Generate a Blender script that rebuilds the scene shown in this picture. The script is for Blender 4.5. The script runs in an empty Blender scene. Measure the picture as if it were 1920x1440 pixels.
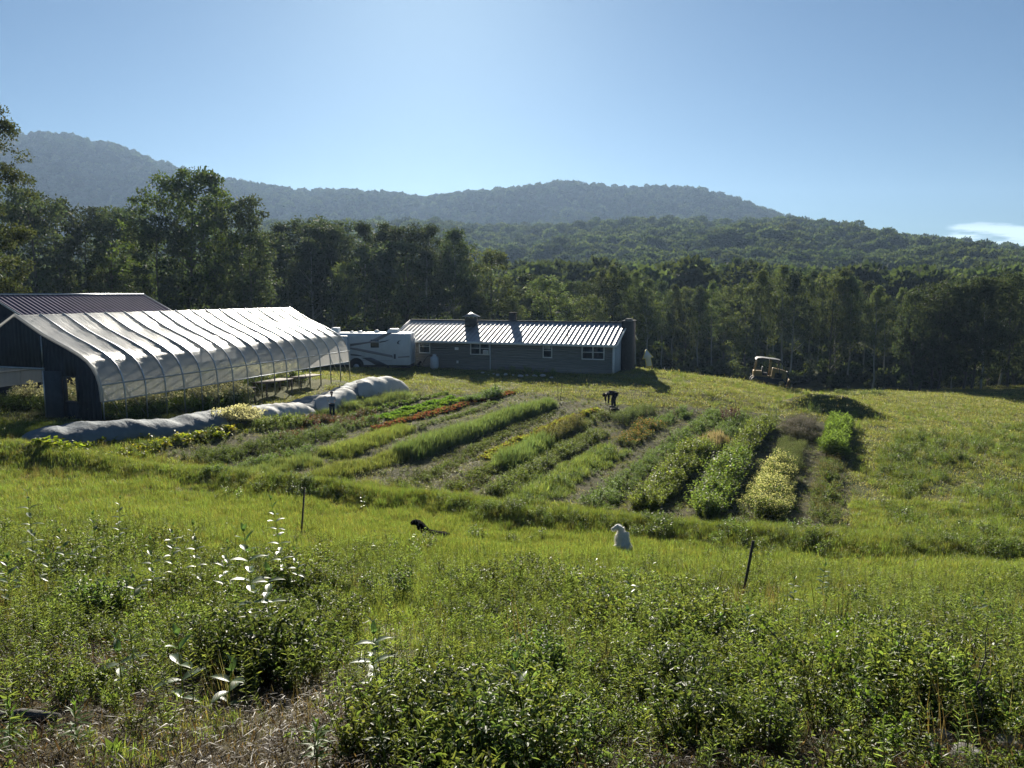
import bpy, bmesh, math, random
import numpy as np
from mathutils import Vector, Matrix, Euler
R = math.radians
rng = np.random.default_rng(7)
random.seed(7)
S = bpy.context.scene
# ------------------------------------------------------------------ camera, sky, sun, exposure
F_PX, PITCH = 1400.0, R(6.9)
cd = bpy.data.cameras.new('camera'); cam = bpy.data.objects.new('camera', cd)
S.collection.objects.link(cam); S.camera = cam
cd.sensor_width = 36; cd.lens = 36*F_PX/1920; cd.clip_start = .05; cd.clip_end = 9000
cam.location = (0, 0, 0); cam.rotation_euler = (R(90)-PITCH, 0, 0)
SUN_EL, SUN_AZ = R(24), R(-5.8)          # azimuth from +Y towards +X
W = bpy.data.worlds.new('World'); S.world = W; W.use_nodes = True
nt = W.node_tree; nt.nodes.clear()
def N(nt, t, **k):
    n = nt.nodes.new(t)
    for a, b in k.items():
        if a.startswith('i_'):
            n.inputs[a[2:].replace('_', ' ')].default_value = b
        else: setattr(n, a, b)
    return n
def mth(nt, op, a, b=None, c=None, clamp=False):
    n = nt.nodes.new('ShaderNodeMath'); n.operation = op; n.use_clamp = clamp
    for i, v in enumerate((a, b, c)):
        if v is None: continue
        if isinstance(v, (int, float)): n.inputs[i].default_value = v
        else: nt.links.new(v, n.inputs[i])
    return n.outputs[0]
sky = N(nt, 'ShaderNodeTexSky', sky_type='NISHITA', sun_disc=False)
sky.sun_elevation = SUN_EL; sky.sun_rotation = SUN_AZ; sky.altitude = 300
sky.air_density = 1.0; sky.dust_density = 0.4; sky.ozone_density = 2.5
tc = N(nt, 'ShaderNodeTexCoord'); sp = N(nt, 'ShaderNodeSeparateXYZ'); nt.links.new(tc.outputs['Generated'], sp.inputs[0])
yy = mth(nt, 'MAXIMUM', sp.outputs['Y'], .01)
u = mth(nt, 'DIVIDE', sp.outputs['X'], yy); v = mth(nt, 'DIVIDE', sp.outputs['Z'], yy)
cv = N(nt, 'ShaderNodeCombineXYZ'); nt.links.new(mth(nt, 'MULTIPLY', u, 9), cv.inputs[0]); nt.links.new(mth(nt, 'MULTIPLY', v, 55), cv.inputs[1])
cn = N(nt, 'ShaderNodeTexNoise', i_Scale=1.3, i_Detail=6.0, i_Roughness=.55); nt.links.new(cv.outputs[0], cn.inputs['Vector'])
mr = lambda val, a, b: (lambda n: (nt.links.new(val, n.inputs[0]), n.outputs[0])[1])(N(nt, 'ShaderNodeMapRange', interpolation_type='SMOOTHSTEP', i_From_Min=a, i_From_Max=b))
m1 = mr(u, .50, .60); m2 = mr(v, .105, .082)
ed = mth(nt, 'MULTIPLY', m1, m2)
msk = mr(mth(nt, 'ADD', cn.outputs[0], mth(nt, 'MULTIPLY', ed, .5)), .84, 1.02)
msk = mth(nt, 'MULTIPLY', mth(nt, 'MULTIPLY', msk, ed), .75)
mx = N(nt, 'ShaderNodeMix', data_type='RGBA'); nt.links.new(msk, mx.inputs[0])
nt.links.new(sky.outputs[0], mx.inputs[6]); mx.inputs[7].default_value = (26, 23, 21, 1)
bg = N(nt, 'ShaderNodeBackground'); bg.inputs[1].default_value = .05
tn = N(nt, 'ShaderNodeMix', data_type='RGBA', blend_type='MULTIPLY'); tn.inputs[0].default_value = 1; nt.links.new(mx.outputs[2], tn.inputs[6]); tn.inputs[7].default_value = (.36, .50, .60, 1)
nt.links.new(tn.outputs[2], bg.inputs[0])
wo = N(nt, 'ShaderNodeOutputWorld'); nt.links.new(bg.outputs[0], wo.inputs[0])
sl = bpy.data.lights.new('sun', 'SUN'); sl.energy = 5.0; sl.angle = R(.5); sl.color = (1, .93, .80)
sun = bpy.data.objects.new('sun', sl); S.collection.objects.link(sun)
SD = Vector((math.sin(SUN_AZ)*math.cos(SUN_EL), math.cos(SUN_AZ)*math.cos(SUN_EL), math.sin(SUN_EL)))
sun.rotation_euler = SD.to_track_quat('Z', 'Y').to_euler(); sun.location = (0, 0, 40)
S.view_settings.view_transform = 'Standard'; S.view_settings.look = 'None'
S.view_settings.exposure = 1.15; S.view_settings.gamma = 1
S.render.engine = 'CYCLES'
cy = S.cycles
cy.max_bounces = 6; cy.diffuse_bounces = 3; cy.glossy_bounces = 2; cy.transmission_bounces = 4; cy.transparent_max_bounces = 8
cy.volume_bounces = 0; cy.use_denoising = True; cy.caustics_reflective = False; cy.caustics_refractive = False
cy.use_adaptive_sampling = True; cy.adaptive_threshold = .015; cy.sample_clamp_indirect = 6
# ------------------------------------------------------------------ pixel <-> world
def T(py):
    c = (720-py)/F_PX
    return (-math.sin(PITCH)+c*math.cos(PITCH))/(math.cos(PITCH)+c*math.sin(PITCH))
def XR(px, py):
    c = (720-py)/F_PX
    return ((px-960)/F_PX)/(math.cos(PITCH)+c*math.sin(PITCH))
def at(px, py, Y): return Vector((XR(px, py)*Y, Y, T(py)*Y))
# ------------------------------------------------------------------ terrain
CP = [(0,0,-1.65),(-6,0,-1.35),(6,0,-1.8),(0,-10,.6),(-14,-6,-.4),(14,-6,-.8),(-4,5,-2.95),(4,5,-3.15),(0,4.2,-2.85),
 (-3,10,-4.3),(3,10,-4.55),(-8,10,-4.0),(9,10,-4.8),(0,19,-6.6),(2.8,19,-6.78),(-10,19,-5.5),(12,19,-7.1),(-20,19,-4.7),(22,20,-7.3),
 (-17.5,26,-5.25),(-10,25,-6.45),(0,26,-7.5),(7,27,-8.05),(12,27,-8.2),(20,27,-8.4),(30,30,-8.6),
 (0,40,-7.35),(8,40,-7.75),(-5,40,-7.05),(-12,28,-6.2),(-9.6,40,-6.75),(-12.2,36,-6.1),(-7.2,50,-6.55),(0,50,-6.9),(7,46,-7.1),(16,48,-7.7),(0,57,-6.5),(12,52,-6.65),
 (-16.9,30.5,-5.3),(-10.7,49,-5.75),(-25.3,33.3,-5.2),(-19,51.8,-5.6),(-35,45,-5.2),(-30,30,-4.6),
 (8,58.5,-6.3),(-10.2,65,-6.1),(8,52,-6.6),(-6,55,-6.5),(-8,61,-6.45),(0,62,-6.25),(-8.3,61,-6.25),(-17,61,-6.15),(11.7,64,-6.5),
 (15,63,-6.9),(22.4,68,-8.2),(23.5,68,-8.6),(36.4,75,-9.9),(57,85,-10.6),(28,62,-8.9),(23.5,55,-8.3),(20,38,-8.35),(28,40,-8.6),(40,55,-9.3),(50,70,-10.3),
 (11,73,-8.5),(24,79,-11.8),(37,88,-12.6),(60,98,-13),(0,80,-8),(-20,80,-7.5),(-40,65,-6),(-60,80,-6.5),(-45,95,-8),(-10,100,-9),(15,100,-12),(50,115,-13.2),(85,100,-12),(60,60,-9.5),(-70,50,-4.5),(0,130,-11),(-60,130,-9),(90,130,-13)]
P = np.array(CP, float)
def _K(r2): return .5*r2*np.log(r2+1e-9)
_d2 = ((P[:, None, :2]-P[None, :, :2])**2).sum(-1)
_n = len(P); _A = np.zeros((_n+3, _n+3)); _A[:_n, :_n] = _K(_d2)+np.eye(_n)*6.0
_A[:_n, _n:] = np.c_[np.ones(_n), P[:, :2]]; _A[_n:, :_n] = _A[:_n, _n:].T
_w = np.linalg.solve(_A, np.r_[P[:, 2], 0, 0, 0])
def tps(X, Y):
    X = np.asarray(X, float); Y = np.asarray(Y, float)
    o = _w[_n]+_w[_n+1]*X+_w[_n+2]*Y
    for i in range(_n): o = o+_w[i]*_K((X-P[i, 0])**2+(Y-P[i, 1])**2)
    return o
# value noise
_nz = np.random.default_rng(3).random((256, 256))
def vn(x, y):
    x = np.asarray(x, float); y = np.asarray(y, float)
    xi = np.floor(x).astype(int); yi = np.floor(y).astype(int); fx = x-xi; fy = y-yi
    fx = fx*fx*(3-2*fx); fy = fy*fy*(3-2*fy)
    g = lambda a, b: _nz[a % 256, b % 256]
    return (g(xi, yi)*(1-fx)+g(xi+1, yi)*fx)*(1-fy)+(g(xi, yi+1)*(1-fx)+g(xi+1, yi+1)*fx)*fy
def fbm(x, y, o=4):
    s = 0; a = .5
    for k in range(o): s = s+a*vn(x*2**k+17*k, y*2**k+9*k); a *= .5
    return s
def sst(a, b, x): t = np.clip((x-a)/(b-a), 0, 1); return t*t*(3-2*t)
def hit0(px, py, fn=None):
    fn = fn or tps
    Ys = np.concatenate([np.arange(2, 30, .05), np.arange(30, 130, .15)])
    x = XR(px, py)*Ys; z = T(py)*Ys; h = fn(x, Ys)
    k = np.argmax(h >= z)
    if h[k] < z[k]: k = len(Ys)-1
    return float(x[k]), float(Ys[k])
BERM = [hit0(*p) for p in [(-250,838),(-60,848),(110,868),(250,890),(380,905),(560,928),(700,945),(850,960),(1000,985),(1180,996),(1330,1012),(1500,1026),(1700,1040),(1920,1040),(2200,1050)]]
def seg_d(X, Y, pts):
    D = np.full(np.shape(X), 1e9)
    for a, b in zip(pts[:-1], pts[1:]):
        dx, dy = b[0]-a[0], b[1]-a[1]; L = dx*dx+dy*dy
        t = np.clip(((X-a[0])*dx+(Y-a[1])*dy)/L, 0, 1)
        D = np.minimum(D, np.hypot(X-a[0]-t*dx, Y-a[1]-t*dy))
    return D
MOUND = (22.6, 52.0)
RIDGE3 = [(-900,420),(-500,330),(-200,285),(40,262),(130,262),(230,281),(350,325),(470,352),(570,367),(640,365),(740,370),(800,382),(900,368),(1000,358),(1060,353),(1120,358),(1200,362),(1290,365),(1380,388),(1470,420),(1600,455),(1800,490),(2400,560)]
RIDGE2 = [(-900,500),(0,470),(400,440),(560,420),(800,420),(900,432),(1150,422),(1300,425),(1480,424),(1600,438),(1740,452),(1860,468),(1920,478),(2200,515),(2700,545)]
def interp(pts, x): return np.interp(x, [p[0] for p in pts], [p[1] for p in pts])
def Tv(py):
    c = (720-py)/F_PX
    return (-math.sin(PITCH)+c*math.cos(PITCH))/(math.cos(PITCH)+c*math.sin(PITCH))
def hill(X, Y):
    Ys = np.maximum(Y, 60.); px = 960+F_PX*X/Ys
    r3 = interp(RIDGE3, px)+9; r2 = interp(RIDGE2, px)+22
    st = [(100, Tv(655+0*px)*100), (170, Tv(600+0*px)*170), (260, Tv(566+0*px)*260), (430, Tv(.5*r2+.5*566-8)*430), (700, Tv(r2)*700),
          (860, Tv(r2+26)*860), (1350, Tv(r3)*1350), (1650, Tv(r3+70)*1650), (2200, Tv(560+0*px)*2200)]
    z = st[0][1]
    for (a, za), (b, zb) in zip(st[:-1], st[1:]):
        t = np.clip((Ys-a)/(b-a), 0, 1); 
        t = t if b in (260, 430) else t*t*(3-2*t)
        z = np.where(Ys >= a, za+(zb-za)*t, z)
    k = sst(160, 330, Ys)
    near_r = np.exp(-((Ys-700)/70)**2)+np.exp(-((Ys-1350)/110)**2)
    z = z+k*(1-.85*np.clip(near_r, 0, 1))*((fbm(X/120+5, Y/120, 3)-.44)*34)
    return z
GC = [hit0(*p) for p in [(330,868),(600,905),(850,932),(1180,962),(1390,985),(1600,990),(1600,800),(1400,770),(1180,765),(1050,745),(960,735),(760,735),(520,800),(200,845)]]
def in_poly(X, Y, pts):
    r = np.zeros(np.shape(X), bool); n = len(pts); j = n-1
    for i in range(n):
        xi, yi = pts[i]; xj, yj = pts[j]
        r ^= ((yi > Y) != (yj > Y)) & (X < (xj-xi)*(Y-yi)/(yj-yi+1e-12)+xi); j = i
    return r
def bare(X, Y):
    b = sst(6.5, 5.0, Y+.22*np.abs(X+2.4)+(fbm(X*.9+3, Y*.9, 3)-.44)*5.0)
    b2 = sst(.60, .68, fbm(X*.7+40, Y*.7+11, 3))*sst(15, 10, Y)
    b3 = np.exp(-(((X-3.1)/1.0)**2+((Y-4.9)/.6)**2)); b4 = np.exp(-(((X+3.9)/1.3)**2+((Y-6.2)/.9)**2)); b5 = np.exp(-(((X-1.5)/1.2)**2+((Y-4.5)/.3)**2))
    return np.clip(np.maximum.reduce([b*.9, b2*.7, b3, b4*.9, b5]), 0, 1)
def H(X, Y):
    X = np.asarray(X, float); Y = np.asarray(Y, float)
    z = tps(X, np.clip(Y, -30, 140))
    db = seg_d(X, Y, BERM)
    z = z+.38*np.exp(-(db/.9)**2)
    mx_, my_ = (X-MOUND[0]), (Y-MOUND[1])
    z = z+1.15*np.exp(-np.abs(mx_/3.0)**3-np.abs(my_/1.05)**2.4)
    z = z+(fbm(X*.45, Y*.45, 4)-.47)*.34*sst(1, 9, np.hypot(X, Y))+(fbm(X*2.2, Y*2.2, 3)-.44)*.12
    t = sst(105, 150, np.hypot(X, Y)*.3+Y*.7)
    return z*(1-t)+hill(X, Y)*t
def hit(px, py):
    x, y = hit0(px, py, H); return Vector((x, y, float(H(x, y))))
# ------------------------------------------------------------------ object helpers
def link(o, parent=None):
    S.collection.objects.link(o)
    if parent is not None: o.parent = parent
    return o
def tag(o, label=None, cat=None, group=None, kind=None):
    if label: o['label'] = label
    if cat: o['category'] = cat
    if group: o['group'] = group
    if kind: o['kind'] = kind
    return o
def empty(name, loc, rz=0, label=None, cat=None, group=None, rot=None):
    o = bpy.data.objects.new(name, None); o.location = loc; o.rotation_euler = rot or (0, 0, rz); o.empty_display_size = .2
    link(o); return tag(o, label, cat, group)
class MB:
    def __init__(s): s.V = []; s.F = []; s.C = []; s.n = 0
    def add(s, V, F, C=None):
        V = np.asarray(V, float).reshape(-1, 3)
        if isinstance(F, np.ndarray): F = [F]
        elif F and not isinstance(F[0], np.ndarray):
            d = {}
            for f in F: d.setdefault(len(f), []).append(f)
            F = [np.array(x) for x in d.values()]
        s.V.append(V)
        for f in F: s.F.append(f+s.n)
        if C is None: C = (.5, .5, .5)
        C = np.asarray(C, float)
        if C.ndim == 1: C = np.tile(C, (len(V), 1))
        s.C.append(C); s.n += len(V); return s
    def arrays(s): return np.concatenate(s.V), s.F, np.concatenate(s.C)
    def box(s, x0, x1, y0, y1, z0, z1, C=None):
        V = [(x, y, z) for z in (z0, z1) for y in (y0, y1) for x in (x0, x1)]
        return s.add(V, np.array([(0,2,3,1),(4,5,7,6),(0,1,5,4),(2,6,7,3),(0,4,6,2),(1,3,7,5)]), C)
    def tube(s, pts, rad, n=8, C=None, cap=True):
        pts = [Vector(p) for p in pts]; rad = [rad]*len(pts) if isinstance(rad, (int, float)) else rad
        V = []; F = []
        up = Vector((0, 0, 1)); prev = None
        for i, p in enumerate(pts):
            d = (pts[min(i+1, len(pts)-1)]-pts[max(i-1, 0)]).normalized()
            if prev is None:
                a = d.cross(up)
                if a.length < 1e-3: a = d.cross(Vector((1, 0, 0)))
            else: a = prev-d*prev.dot(d)
            a.normalize(); prev = a; b = d.cross(a)
            for k in range(n):
                t = 2*math.pi*k/n; V.append(p+(a*math.cos(t)+b*math.sin(t))*rad[i])
        for i in range(len(pts)-1):
            for k in range(n):
                F.append((i*n+k, i*n+(k+1) % n, (i+1)*n+(k+1) % n, (i+1)*n+k))
        if cap:
            F.append(tuple(range(n))[::-1]); F.append(tuple((len(pts)-1)*n+k for k in range(n)))
        return s.add([tuple(v) for v in V], F, C)
    def grid(s, G, C=None):           # G (m,n,3)
        G = np.asarray(G); m, n = G.shape[:2]; I = np.arange(m*n).reshape(m, n)
        F = np.stack([I[:-1, :-1], I[:-1, 1:], I[1:, 1:], I[1:, :-1]], -1).reshape(-1, 4)
        return s.add(G.reshape(-1, 3), F, C)
    def mesh(s, name, mat=None, smooth=False):
        V, F, C = s.arrays(); me = bpy.data.meshes.new(name)
        me.vertices.add(len(V)); me.vertices.foreach_set('co', V.astype(np.float32).ravel())
        nl = sum(f.size for f in F); npoly = sum(len(f) for f in F)
        me.loops.add(nl); me.polygons.add(npoly)
        me.loops.foreach_set('vertex_index', np.concatenate([f.ravel() for f in F]).astype(np.int32))
        tot = np.concatenate([np.full(len(f), f.shape[1]) for f in F])
        me.polygons.foreach_set('loop_start', (np.cumsum(tot)-tot).astype(np.int32))
        a = me.color_attributes.new('Col', 'FLOAT_COLOR', 'POINT')
        a.data.foreach_set('color', np.c_[C, np.ones(len(C))].astype(np.float32).ravel())
        me.update(calc_edges=True)
        if smooth: me.polygons.foreach_set('use_smooth', np.ones(npoly, bool))
        if mat is not None: me.materials.append(mat)
        me.validate(); return me
    def build(s, name, mat=None, parent=None, smooth=False, bevel=0):
        o = bpy.data.objects.new(name, s.mesh(name, mat, smooth)); link(o, parent)
        if bevel:
            m = o.modifiers.new('bevel', 'BEVEL'); m.width = bevel; m.segments = 2; m.limit_method = 'ANGLE'
        return o
# ------------------------------------------------------------------ materials
def newmat(name):
    m = bpy.data.materials.new(name); m.use_nodes = True; nt = m.node_tree
    return m, nt, nt.nodes['Principled BSDF']
def L(nt, a, b): nt.links.new(a, b)
def ramp(nt, fac, stops):
    r = nt.nodes.new('ShaderNodeValToRGB'); L(nt, fac, r.inputs[0])
    while len(r.color_ramp.elements) < len(stops): r.color_ramp.elements.new(.5)
    for e, (p, c) in zip(r.color_ramp.elements, stops): e.position = p; e.color = (*c, 1)
    return r.outputs[0]
def noise(nt, scale, detail=5, rough=.55, vec=None, dim=None):
    n = N(nt, 'ShaderNodeTexNoise'); n.inputs['Scale'].default_value = scale; n.inputs['Detail'].default_value = detail; n.inputs['Roughness'].default_value = rough
    if vec is not None: L(nt, vec, n.inputs['Vector'])
    return n.outputs[0]
def objco(nt, sc=(1, 1, 1)):
    t = N(nt, 'ShaderNodeTexCoord'); m = N(nt, 'ShaderNodeMapping'); m.inputs['Scale'].default_value = sc
    L(nt, t.outputs['Object'], m.inputs[0]); return m.outputs[0]
def bump(nt, h, bsdf, st=.3, dist=.02):
    b = N(nt, 'ShaderNodeBump'); b.inputs['Strength'].default_value = st; b.inputs['Distance'].default_value = dist
    L(nt, h, b.inputs['Height']); L(nt, b.outputs[0], bsdf.inputs['Normal']); return b
def simple(name, c, rough=.6, var=.12, scale=3, metal=0, bmp=0, spec=.5, bscale=None, stretch=(1, 1, 1)):
    m, nt, b = newmat(name); b.inputs['Roughness'].default_value = rough; b.inputs['Metallic'].default_value = metal
    b.inputs['Specular IOR Level'].default_value = spec
    v = objco(nt, stretch); n = noise(nt, scale, 6, .6, v)
    c = np.array(c); L(nt, ramp(nt, n, [(.3, tuple(c*(1-var))), (.7, tuple(np.minimum(c*(1+var), 1)))]), b.inputs['Base Color'])
    if bmp: bump(nt, noise(nt, bscale or scale*6, 4, .6, v), b, bmp, .02)
    return m
def foliage_mat(name, trans=.45, rough=.5, spec=.35, rnd=.25, tint=(1.25, 1.3, .5)):
    m, nt, b = newmat(name)
    at_ = N(nt, 'ShaderNodeVertexColor', layer_name='Col'); oi = N(nt, 'ShaderNodeObjectInfo')
    hsv = N(nt, 'ShaderNodeHueSaturation'); L(nt, at_.outputs[0], hsv.inputs['Color'])
    L(nt, mth(nt, 'MULTIPLY_ADD', oi.outputs['Random'], rnd*2, 1-rnd), hsv.inputs['Value'])
    L(nt, mth(nt, 'MULTIPLY_ADD', oi.outputs['Random'], .03, .485), hsv.inputs['Hue'])
    L(nt, hsv.outputs[0], b.inputs['Base Color']); b.inputs['Roughness'].default_value = rough; b.inputs['Specular IOR Level'].default_value = spec
    tr = N(nt, 'ShaderNodeBsdfTranslucent'); mm = N(nt, 'ShaderNodeMix', data_type='RGBA', blend_type='MULTIPLY'); mm.inputs[0].default_value = 1
    L(nt, hsv.outputs[0], mm.inputs[6]); mm.inputs[7].default_value = (*[t*1.25 for t in tint], 1); L(nt, mm.outputs[2], tr.inputs[0])
    ms = N(nt, 'ShaderNodeMixShader'); ms.inputs[0].default_value = trans; L(nt, b.outputs[0], ms.inputs[1]); L(nt, tr.outputs[0], ms.inputs[2])
    L(nt, ms.outputs[0], nt.nodes['Material Output'].inputs[0]); return m
M = {}
M['leaf'] = foliage_mat('leaf', .6, .42, .32, .25, (1.2, 1.2, .62))
M['crop'] = foliage_mat('crop_leaf', .6, .5, .2, .07, (1.2, 1.25, .6))
M['treeleaf'] = foliage_mat('tree_leaf', .42, .65, .08, .3, (1.3, 1.3, .7))
M['farleaf'] = foliage_mat('far_leaf', .35, .8, .03, .35)
M['milk'] = foliage_mat('milkweed_leaf', .45, .42, .55, .1, (1.2, 1.25, .7))
M['bark'] = simple('bark', (.075, .068, .058), .9, .4, 5, bmp=.5, stretch=(1, 1, .25))
M['palebark'] = simple('pale_bark', (.32, .32, .28), .85, .35, 4, bmp=.4, stretch=(1, 1, .3))
def fcol(c, n, var=.2, hue=.12):
    c = np.asarray(c, float); k = 1+var*(rng.random((n, 1))*2-1); h = 1+hue*(rng.random((n, 3))*2-1)
    return np.clip(c*k*h, 0, 1)
# ------------------------------------------------------------------ leaf primitives
def unit(v): return v/np.maximum(np.linalg.norm(v, axis=-1, keepdims=True), 1e-9)
def leaves(base, d, ln, wd, col, up=None, r=None, fold=.0, hexa=False):
    r = r or rng; n = len(base); d = unit(d)
    if up is None: up = r.normal(size=(n, 3))
    s = unit(np.cross(d, up)); ln = np.broadcast_to(np.asarray(ln, float), (n,))[:, None]; wd = np.broadcast_to(np.asarray(wd, float), (n,))[:, None]
    nn = np.cross(s, d)
    if hexa:
        bend = -nn*ln*.12
        V = np.stack([base, base+d*ln*.3+s*wd*.48+nn*wd*fold, base+d*ln*.68+s*wd*.38+nn*wd*fold+bend*.4, base+d*ln+bend, base+d*ln*.68-s*wd*.38+nn*wd*fold+bend*.4, base+d*ln*.3-s*wd*.48+nn*wd*fold], 1).reshape(-1, 3)
        I = np.arange(n)[:, None]*6; F = np.concatenate([I+np.array([[0, 1, 2, 3]]), I+np.array([[0, 3, 4, 5]])])
        return V, F, np.repeat(np.asarray(col), 6, 0)
    V = np.stack([base, base+d*ln*.45+s*wd*.5+nn*wd*fold, base+d*ln, base+d*ln*.45-s*wd*.5+nn*wd*fold], 1).reshape(-1, 3)
    F = np.arange(n*4).reshape(n, 4)
    return V, F, np.repeat(np.asarray(col), 4, 0)
def blades(base, ht, wd, lean, col, r=None):
    r = r or rng; n = len(base); a = r.random(n)*6.283
    dirn = np.stack([np.cos(a), np.sin(a), np.zeros(n)], 1); s = np.stack([-np.sin(a+r.normal(size=n)*.6), np.cos(a), np.zeros(n)], 1)
    ht = np.broadcast_to(ht, (n,))[:, None]; wd = np.broadcast_to(wd, (n,))[:, None]; lean = np.broadcast_to(lean, (n,))[:, None]
    z = np.array([[0, 0, 1.]])
    p1 = base+z*ht*.55+dirn*lean*ht*.25; p2 = base+z*ht*(1-lean*.35)+dirn*lean*ht*.9
    V = np.stack([base-s*wd*.5, base+s*wd*.5, p1+s*wd*.45, p1-s*wd*.45, p2], 1).reshape(-1, 3)
    I = np.arange(n)[:, None]*5
    return V, [I+np.array([[0, 1, 2, 3]]), I+np.array([[3, 2, 4]])], np.repeat(np.asarray(col), 5, 0)
def scatter(mb, temps, pos, scale, yaw=None, tilt=.0, cvar=.15, r=None):
    r = r or rng; pos = np.asarray(pos, float); n = len(pos)
    if n == 0: return
    yaw = r.random(n)*6.283 if yaw is None else np.broadcast_to(yaw, (n,)); scale = np.broadcast_to(scale, (n,))
    pick = r.integers(0, len(temps), n)
    for k, tp in enumerate(temps):
        ii = np.where(pick == k)[0]
        if len(ii) == 0: continue
        V, F, C = tp.arrays() if isinstance(tp, MB) else tp
        c, s = np.cos(yaw[ii]), np.sin(yaw[ii])
        X = V[None, :, 0]*c[:, None]-V[None, :, 1]*s[:, None]; Y = V[None, :, 0]*s[:, None]+V[None, :, 1]*c[:, None]
        Z = np.broadcast_to(V[None, :, 2], X.shape)
        tx = r.normal(size=len(ii))*tilt; ty = r.normal(size=len(ii))*tilt
        X = X+Z*tx[:, None]; Y = Y+Z*ty[:, None]
        Q = np.stack([X, Y, Z], -1)*scale[ii][:, None, None]+pos[ii][:, None, :]
        nv = len(V); off = (np.arange(len(ii))*nv)
        FF = [(f[None]+off[:, None, None]).reshape(-1, f.shape[1]) for f in F]
        CC = np.clip(C[None]*(1+cvar*(r.random((len(ii), 1, 1))*2-1)), 0, 1)
        mb.add(Q.reshape(-1, 3), FF, CC.reshape(-1, 3))
# GN instanced "stuff"
def stuff(name, temps, pos, scale, label=None, cat=None, yaw=None, mats=None, tilt=.12, kind='stuff', r=None):
    r = r or rng; pos = np.asarray(pos, np.float32); n = len(pos)
    col = bpy.data.collections.new(name+'_source')
    for k, t in enumerate(temps):
        me = t if isinstance(t, bpy.types.Mesh) else t.mesh(name+'_tuft', mats or M['leaf'])
        col.objects.link(bpy.data.objects.new('%s_tuft_%02d' % (name, k), me))
    me = bpy.data.meshes.new(name); me.vertices.add(n); me.vertices.foreach_set('co', pos.ravel())
    a = me.attributes.new('scl', 'FLOAT', 'POINT'); a.data.foreach_set('value', np.broadcast_to(scale, (n,)).astype(np.float32))
    yaw = r.random(n)*6.283 if yaw is None else yaw
    rot = np.stack([r.normal(size=n)*tilt, r.normal(size=n)*tilt, yaw], 1).astype(np.float32)
    a = me.attributes.new('rot', 'FLOAT_VECTOR', 'POINT'); a.data.foreach_set('vector', rot.ravel())
    a = me.attributes.new('idx', 'INT', 'POINT'); a.data.foreach_set('value', r.integers(0, len(temps), n).astype(np.int32))
    o = link(bpy.data.objects.new(name, me))
    g = bpy.data.node_groups.new(name+'_scatter', 'GeometryNodeTree')
    g.interface.new_socket('Geometry', in_out='INPUT', socket_type='NodeSocketGeometry'); g.interface.new_socket('Geometry', in_out='OUTPUT', socket_type='NodeSocketGeometry')
    gi = g.nodes.new('NodeGroupInput'); go = g.nodes.new('NodeGroupOutput'); ip = g.nodes.new('GeometryNodeInstanceOnPoints'); ci = g.nodes.new('GeometryNodeCollectionInfo')
    ci.inputs['Collection'].default_value = col; ci.inputs['Separate Children'].default_value = True; ci.inputs['Reset Children'].default_value = True
    def na(nm, ty):
        q = g.nodes.new('GeometryNodeInputNamedAttribute'); q.data_type = ty; q.inputs['Name'].default_value = nm; return q.outputs['Attribute']
    L(g, gi.outputs[0], ip.inputs['Points']); L(g, ci.outputs[0], ip.inputs['Instance']); ip.inputs['Pick Instance'].default_value = True
    L(g, na('idx', 'INT'), ip.inputs['Instance Index']); e2r = g.nodes.new('FunctionNodeEulerToRotation'); L(g, na('rot', 'FLOAT_VECTOR'), e2r.inputs[0]); L(g, e2r.outputs[0], ip.inputs['Rotation'])
    L(g, na('scl', 'FLOAT'), ip.inputs['Scale']); L(g, ip.outputs[0], go.inputs[0])
    m = o.modifiers.new('scatter', 'NODES'); m.node_group = g
    return tag(o, label, cat, kind=kind)
# ------------------------------------------------------------------ ground + hills
def ground_mat():
    m, nt, b = newmat('ground_soil_and_grass'); b.inputs['Roughness'].default_value = .95; b.inputs['Specular IOR Level'].default_value = .1
    v = objco(nt); a = N(nt, 'ShaderNodeVertexColor', layer_name='Col'); s = N(nt, 'ShaderNodeSeparateColor'); L(nt, a.outputs[0], s.inputs[0])
    n1 = noise(nt, .35, 8, .62, v); n2 = noise(nt, 4.0, 6, .65, v)
    grass = ramp(nt, n1, [(.28, (.06, .075, .025)), (.5, (.09, .10, .035)), (.72, (.15, .14, .06))])
    soil = ramp(nt, n2, [(.3, (.035, .026, .018)), (.55, (.08, .06, .042)), (.75, (.15, .12, .08))])
    straw = ramp(nt, n2, [(.3, (.09, .09, .035)), (.7, (.26, .23, .11))])
    def mix(f, x, y):
        q = N(nt, 'ShaderNodeMix', data_type='RGBA'); L(nt, f, q.inputs[0]); L(nt, x, q.inputs[6]); L(nt, y, q.inputs[7]); return q.outputs[2]
    f1 = mth(nt, 'ADD', s.outputs[0], mth(nt, 'MULTIPLY_ADD', n2, .8, -.4), clamp=True)
    c = mix(mth(nt, 'MULTIPLY', s.outputs[0], f1, clamp=True), grass, soil)
    c = mix(mth(nt, 'MULTIPLY', s.outputs[1], mth(nt, 'MULTIPLY_ADD', n2, 1.2, -.1, clamp=True), clamp=True), c, straw)
    L(nt, c, b.inputs['Base Color']); bump(nt, noise(nt, 7, 8, .7, v), b, .8, .12); return m
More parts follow.
